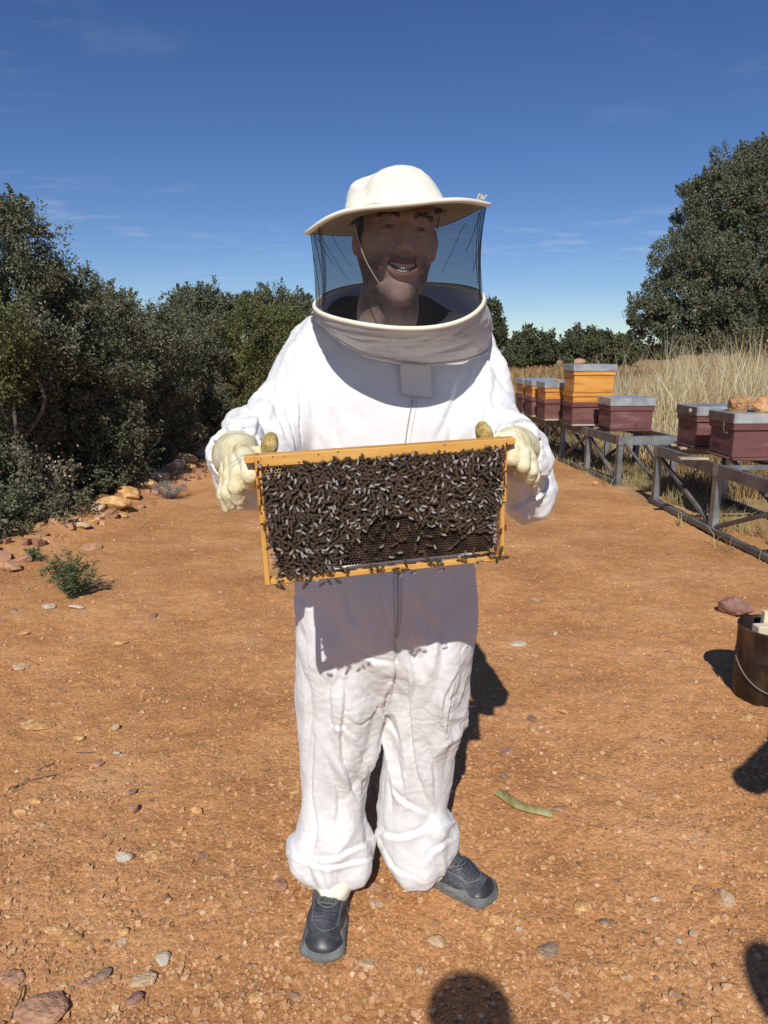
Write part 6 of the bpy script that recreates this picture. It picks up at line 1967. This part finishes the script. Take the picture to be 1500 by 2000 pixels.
cw = 0.0054                      # cell pitch
cells = []
for j in range(60):
    for i in range(100):
        x = -0.26 + (i + 0.5 * (j % 2)) * cw; z = -0.235 + j * cw * 0.8660
        cells.append((x, z))
cells = np.array(cells)
cells = cells[inpoly(cells[:, 0], cells[:, 1], OU)]
a6 = np.arange(6) * PI / 3 + PI / 6
ro, ri = cw / 2 / math.cos(PI / 6) * 1.001, cw / 2 / math.cos(PI / 6) * 0.80
nC = len(cells)
hx6 = np.stack([np.cos(a6), np.sin(a6)], -1)
yfrt = 0.004 + 0.0010 * pn(np.stack([cells[:, 0] * 25, cells[:, 1] * 25, cells[:, 0] * 0], -1), 61)
yv = yfrt[:, None]
def ring6(r_, y_): return np.stack([cells[:, None, 0] + hx6[None, :, 0] * r_, np.broadcast_to(y_, (nC, 6)), cells[:, None, 1] + hx6[None, :, 1] * r_], -1)
Vc = np.concatenate([ring6(ro, yv + 0.0002), ring6(ri, yv), ring6(ri * 0.92, yv + 0.0095), ring6(ro, yv + 0.0225)], 1)      # (nC,24,3)
k6 = np.arange(6); k1_ = (k6 + 1) % 6
fq = np.concatenate([np.stack([k6, k1_, 6 + k1_, 6 + k6], -1), np.stack([6 + k6, 6 + k1_, 12 + k1_, 12 + k6], -1), np.stack([k6, 18 + k6, 18 + k1_, k1_], -1)])
off_ = (np.arange(nC) * 24)[:, None, None]
hexf = (np.array([[12, 13, 14, 15, 16, 17], [23, 22, 21, 20, 19, 18]])[None] + off_).reshape(-1, 6)
light = (cells[:, 1] > -0.030 + 0.004 * rb.normal(size=nC)) | ((cells[:, 0] < -0.185) & (cells[:, 1] > -0.05))
mi = np.concatenate([np.repeat(light.astype(int), 18), np.repeat(light.astype(int), 2)])
comb = link('honeycomb', newmesh('honeycomb', Vc.reshape(-1, 3), [(fq[None] + off_).reshape(-1, 4), hexf], False, [WAXD, WAXL], mi), frame)
comb['kind'] = 'stuff'

# ---------- bees ----------
BB = mat('bee_body', [(0.008, 0.005, 0.004), (0.020, 0.012, 0.007), (0.075, 0.042, 0.018)], scale=9, rough=0.65, stretch=(0.2, 1, 0.2), detail=1, pos=[0.42, 0.50, 0.58])
t = BB.node_tree
w = t.nodes.new('ShaderNodeTexWave'); w.bands_direction = 'Y'; w.inputs['Scale'].default_value = 95; w.inputs['Distortion'].default_value = 0.6
tc2 = t.nodes.new('ShaderNodeTexCoord'); t.links.new(tc2.outputs['Object'], w.inputs['Vector'])
BF = mat('bee_fur', [(0.040, 0.026, 0.012), (0.14, 0.09, 0.04)], scale=300, rough=0.95)
BWG = mat('bee_wing', [(0.06, 0.045, 0.036), (0.13, 0.105, 0.09)], rough=0.12, alpha=0.42, spec=0.9)
BWG.node_tree.nodes['Principled BSDF'].inputs['Alpha'].default_value = 0.36

BWG2 = mat('painted_glint_wing', [(0.48, 0.45, 0.46), (0.62, 0.59, 0.60)], rough=0.12, spec=1.0, alpha=0.5)  # pale copy of the wing, sun glints put into its base colour
BWG2.node_tree.nodes['Principled BSDF'].inputs['Alpha'].default_value = 0.42


def sph(c_, r_, nu_=8, nv_=6):
    th, ph = np.meshgrid(np.arange(nu_) * 2 * PI / nu_, np.linspace(0.12, PI - 0.12, nv_), indexing='ij')
    P_ = np.stack([np.sin(ph) * np.cos(th), np.cos(ph), np.sin(ph) * np.sin(th)], -1).reshape(-1, 3)
    return P_ * np.array(r_) + np.array(c_), grid_faces(nu_, nv_, True)


def bee_mesh(var=0):
    """length along y (head +y), back +z, origin where the feet stand"""
    mb = MB()
    spread = (0.02, -0.04, -0.08, 0.20)[var]
    for k, (yy, rr2, m_) in enumerate(((-0.0074, 0.0011, 0), (-0.0062, 0.0020, 0), (-0.0048, 0.0027, 1), (-0.0034, 0.0028, 0), (-0.0020, 0.0020, 0))):
        v, f = sph((0, yy, 0.0030), (rr2, 0.0011, rr2 * 0.92), 8, 4); mb.add(v, f, m_)
    v, f = sph((0, 0.0014, 0.0036), (0.0023, 0.0022, 0.0021), 8, 5); mb.add(v, f, 1)
    v, f = sph((0, 0.0044, 0.0028), (0.0016, 0.0011, 0.0014), 7, 4); mb.add(v, f, 0)
    for s in (-1, 1):
        for (sc_, dz) in ((1.0, 0.0058), (0.72, 0.0053)):
            a = s * (0.16 + spread + (0.22 if sc_ < 1 else 0))
            P_ = []
            for u, w_ in ((0, 0.0003), (0.0020, 0.0008), (0.0046, 0.0012), (0.0068, 0.0011), (0.0080, 0.0003)):
                for q_ in (-1, 1):
                    x, y = q_ * w_ * sc_, -u * sc_
                    P_.append((x * math.cos(a) - y * math.sin(a) * -1 * 1.0 + s * 0.0010 + 0, x * -math.sin(a) * 0 + y * math.cos(a) + 0.0012 + x * math.sin(a) * 0.6, dz - u * 0.05 + abs(x) * -0.12))
            mb.add(P_, np.array([(0, 1, 3, 2), (2, 3, 5, 4), (4, 5, 7, 6), (6, 7, 9, 8)]), 2)
        for yy, ya in ((0.0024, 0.0042), (0.0010, 0.0006), (-0.0004, -0.0040)):
            mb.tube([(s * 0.0012, yy, 0.0024), (s * 0.0034, (yy + ya) / 2, 0.0030), (s * 0.0044, ya, 0.0002)], [0.00032, 0.00028, 0.00015], 3, cap=False)
    mb.tube([(0.0004, 0.0050, 0.0034), (0.0012, 0.0062, 0.0044)], 0.00013, 3, cap=False)
    mb.tube([(-0.0004, 0.0050, 0.0034), (-0.0012, 0.0062, 0.0044)], 0.00013, 3, cap=False)
    return mb.mesh('bee', [BB, BF, BWG2 if var == 1 else BWG], True)


bees_m = [bee_mesh(v) for v in range(4)]
bare = np.array([fuv(x, y) for x, y in ((672, 1108), (684, 1066), (700, 1058), (724, 1020), (752, 1004), (790, 1008), (820, 1020), (870, 1032), (905, 1036), (962, 1040), (966, 1084), (800, 1100))])
bare2 = np.array([fuv(x, y) for x, y in ((508, 900), (600, 898), (590, 918), (550, 925), (528, 940), (512, 950))])
bare3 = np.array([fuv(x, y) for x, y in ((530, 1060), (552, 1070), (560, 1105), (545, 1116))])
r = np.random.default_rng(99)
pts = []
tries = 0
while len(pts) < 1150 and tries < 60000:
    tries += 1
    x, z = r.uniform(-0.215, 0.215), r.uniform(-0.222, -0.018)
    if not inpoly(np.array([x]), np.array([z]), OU * np.array([1.01, 1.0]))[0]: continue
    dmin = 0.0058 + 0.0022 * r.random()
    if inpoly(np.array([x]), np.array([z]), bare)[0]:
        if r.random() > 0.010: continue
        dmin = 0.012
    if inpoly(np.array([x]), np.array([z]), bare2)[0] or inpoly(np.array([x]), np.array([z]), bare3)[0]:
        if r.random() > 0.02: continue
    if z > -0.028 and r.random() > 0.35: continue
    ok_ = True
    for (a_, b_, _) in pts[-4000:]:
        if (a_ - x) ** 2 + (b_ - z) ** 2 < dmin * dmin: ok_ = False; break
    if ok_: pts.append((x, z, 0.0))
# stragglers along the bars
strag = [fuv(*q_) for q_ in ((657, 897), (708, 894), (775, 893), (792, 888), (950, 874), (905, 884), (546, 1126), (575, 1127), (583, 1126), (603, 1128), (640, 1114), (676, 1113), (724, 1108), (735, 1110), (745, 1108), (770, 1110), (775, 1117), (790, 1112),
                             (784, 1118), (838, 1094), (850, 1098), (858, 1094), (862, 1097), (898, 1088), (906, 1088), (935, 1096), (954, 1075), (960, 1082), (970, 1090), (975, 1085), (978, 1070), (974, 1036), (972, 978), (978, 975), (516, 1030), (522, 1054), (528, 1066),
                             (552, 1146), (546, 1145), (596, 1142), (602, 1135), (630, 1139), (644, 1136), (660, 1134), (806, 1116), (862, 1110), (984, 1088))]
allb = [(x, z, 0) for x, z in pts] if False else [(x, z, 0.0) for x, z, _ in pts]
allb += [(x, z, 1.0) for x, z in strag]
order = r.permutation(len(allb))
flow = lambda x, z: 2.2 * pn(np.array([[x * 14, z * 14, 0.0]]), 66)[0]
rest = []
nbee = 0
KB = [0, 2, 3, 0, 1, 1, 0, 3, 2]
G_B = 'bees crowding on the comb of the frame'
for n_, oi in enumerate(order):
    x, z, st = allb[oi]
    layer = max(0.0, pn(np.array([[x * 22, z * 22, 1.0]]), 67)[0]) * 0.010 * (0 if st else 1)
    a = r.uniform(0, 2 * PI) if r.random() < 0.45 else (PI * 0.9 + flow(x, z) * 2 + r.normal() * 0.5)
    yb = (0.0 if st else 0.0028) - layer - r.random() * 0.0012
    # back (local +z) towards -Y of the frame; head direction in the frame plane
    hd = np.array([math.sin(a), 0, math.cos(a)]); up = np.array([r.normal() * 0.16, -1, r.normal() * 0.16]); up /= np.linalg.norm(up)
    sd_ = np.cross(hd, up); sd_ /= np.linalg.norm(sd_); hd = np.cross(up, sd_)
    Rb = np.stack([sd_, hd, up], 1) * r.uniform(1.0, 1.22)
    Wm = FR @ Rb; Wp = FO + FR @ np.array([x, yb, z])
    if nbee < 300 - len(strag) or st:
        M4 = Matrix([list(Wm[i]) + [Wp[i]] for i in range(3)] + [[0, 0, 0, 1]])
        o = link('bee', bees_m[KB[r.integers(0, 9)]]); o.matrix_world = M4
        if st: tag(o, 'bee walking on the wooden bars around the comb', 'bee', 'bees walking on the wooden bars of the frame')
        else:
            tag(o, 'dark honey bee in the crowd covering the comb', 'bee', G_B); nbee += 1
    else:
        rest.append((Wm, Wp, KB[r.integers(0, 9)]))
cache = []
for m_ in bees_m:
    v = np.zeros(len(m_.vertices) * 3); m_.vertices.foreach_get('co', v); v = v.reshape(-1, 3)
    fq_ = [tuple(q_.vertices) for q_ in m_.polygons]; fm = np.array([q_.material_index for q_ in m_.polygons])
    if m_.materials[2].name == 'painted_glint_wing': fm = np.where(fm == 2, 3, fm)
    cache.append((v, {k: np.array([f for f in fq_ if len(f) == k]) for k in set(map(len, fq_))}, {k: np.array([fm[i] for i, f in enumerate(fq_) if len(f) == k]) for k in set(map(len, fq_))}))
mb = MB()
for Wm, Wp, k in rest:
    v, fs, ms = cache[k]
    n0_ = mb.n
    for kk in fs:
        mb.F.setdefault(kk, []).append(fs[kk] + n0_); mb.M.setdefault(kk, []).append(ms[kk])
    mb.V.append(v @ Wm.T + Wp); mb.n += len(v)
tag(mb.build('bees', [BB, BF, BWG, BWG2], smooth=True), 'rest of the dense crowd of bees on the comb', 'bees', G_B, 'stuff')
print('bees', len(allb), 'cells', nC)

# ================================================================== people just outside the picture, whose shadows fall into it
CLO = mat('beige_workwear', [(0.30, 0.26, 0.20), (0.42, 0.38, 0.30)], scale=5, rough=0.9)


def bystander(x, y, h, face, label, hat_=False, arm=0.0, phone=False):
    f = h / 1.78
    root = thing('person', (x, y, 0), face, label, 'person')
    F = Field((-0.5, -0.5, -0.02), (0.5, 0.5, 1.98), 0.014, far=0.1)
    s3 = lambda *a: np.array(a) * f
    F.loft([(0.86 * f, 0, 0, .17, .12), (1.0 * f, 0, 0, .165, .115), (1.2 * f, 0, 0, .175, .12), (1.38 * f, 0, 0, .19, .115), (1.46 * f, 0, 0, .12, .08)], 0.03)
    for s in (-1, 1):
        F.chain([s3(s * .09, 0, .9), s3(s * .10, -.01, .5), s3(s * .11, .02, .09)], [.095, .068, .05], 0.03)
        F.chain([s3(s * .11, .02, .05), s3(s * .12, -.18, .04)], [.045, .038], 0.02)
        e = s3(s * (.27 + .13 * arm), -.02, 1.14 + .14 * arm); w_ = s3(s * (.20 - .05 * arm), -.18 - .04 * arm, 1.12 + .22 * arm)
        if phone: e = s3(s * .33, -.10, 1.22); w_ = s3(s * .085, -.27, 1.50)
        F.chain([s3(s * .18, 0, 1.41), e, w_], [.058, .048, .036], 0.03)
        F.chain([w_, w_ + np.array([-s * .03, -.06, 0.01])], [.038, .030], 0.02)
        for k in range(4): F.chain([w_ + np.array([-s * .03 + (k - 1.5) * .018, -.06, 0.01]), w_ + np.array([-s * .03 + (k - 1.5) * .018, -.11, -0.015])], [.011, .009], 0.008)
    F.chain([s3(0, 0, 1.42), s3(0, -.01, 1.56)], [.06, .058], 0.03)
    F.ell(s3(0, -.01, 1.66), (0.078, 0.098, 0.118), 0.02)
    F.ell(s3(0, -.11, 1.645), (0.012, 0.016, 0.02), 0.01)
    if hat_: F.ell(s3(0, 0, 1.715), (0.105, 0.115, 0.026), 0.01)
    V, Q = F.mesh(); V = relax(V, Q, 2)
    c_ = V[Q].mean(1)
    mi = np.where(c_[:, 2] > 1.49 * f, 1, 0); mi = np.where((c_[:, 2] > 1.70 * f) | ((c_[:, 1] > 0.02) & (c_[:, 2] > 1.58 * f)), 2, mi); mi = np.where(c_[:, 2] < 0.1, 3, mi)
    link('body', newmesh('body', V, [Q], True, [CLO, SKIN, HAIR, SHOEL], mi), root)
    return root


bystander(-0.04, -0.60, 1.80, PI, 'person taking the picture, whose head shadow lies at the bottom edge', hat_=True)
bystander(1.52, 0.80, 1.78, PI, 'bystander outside the right border, whose shadow lies on the path', arm=1.0)
bystander(0.73, -0.44, 1.74, PI, 'bystander whose head shadow reaches the bottom right corner')
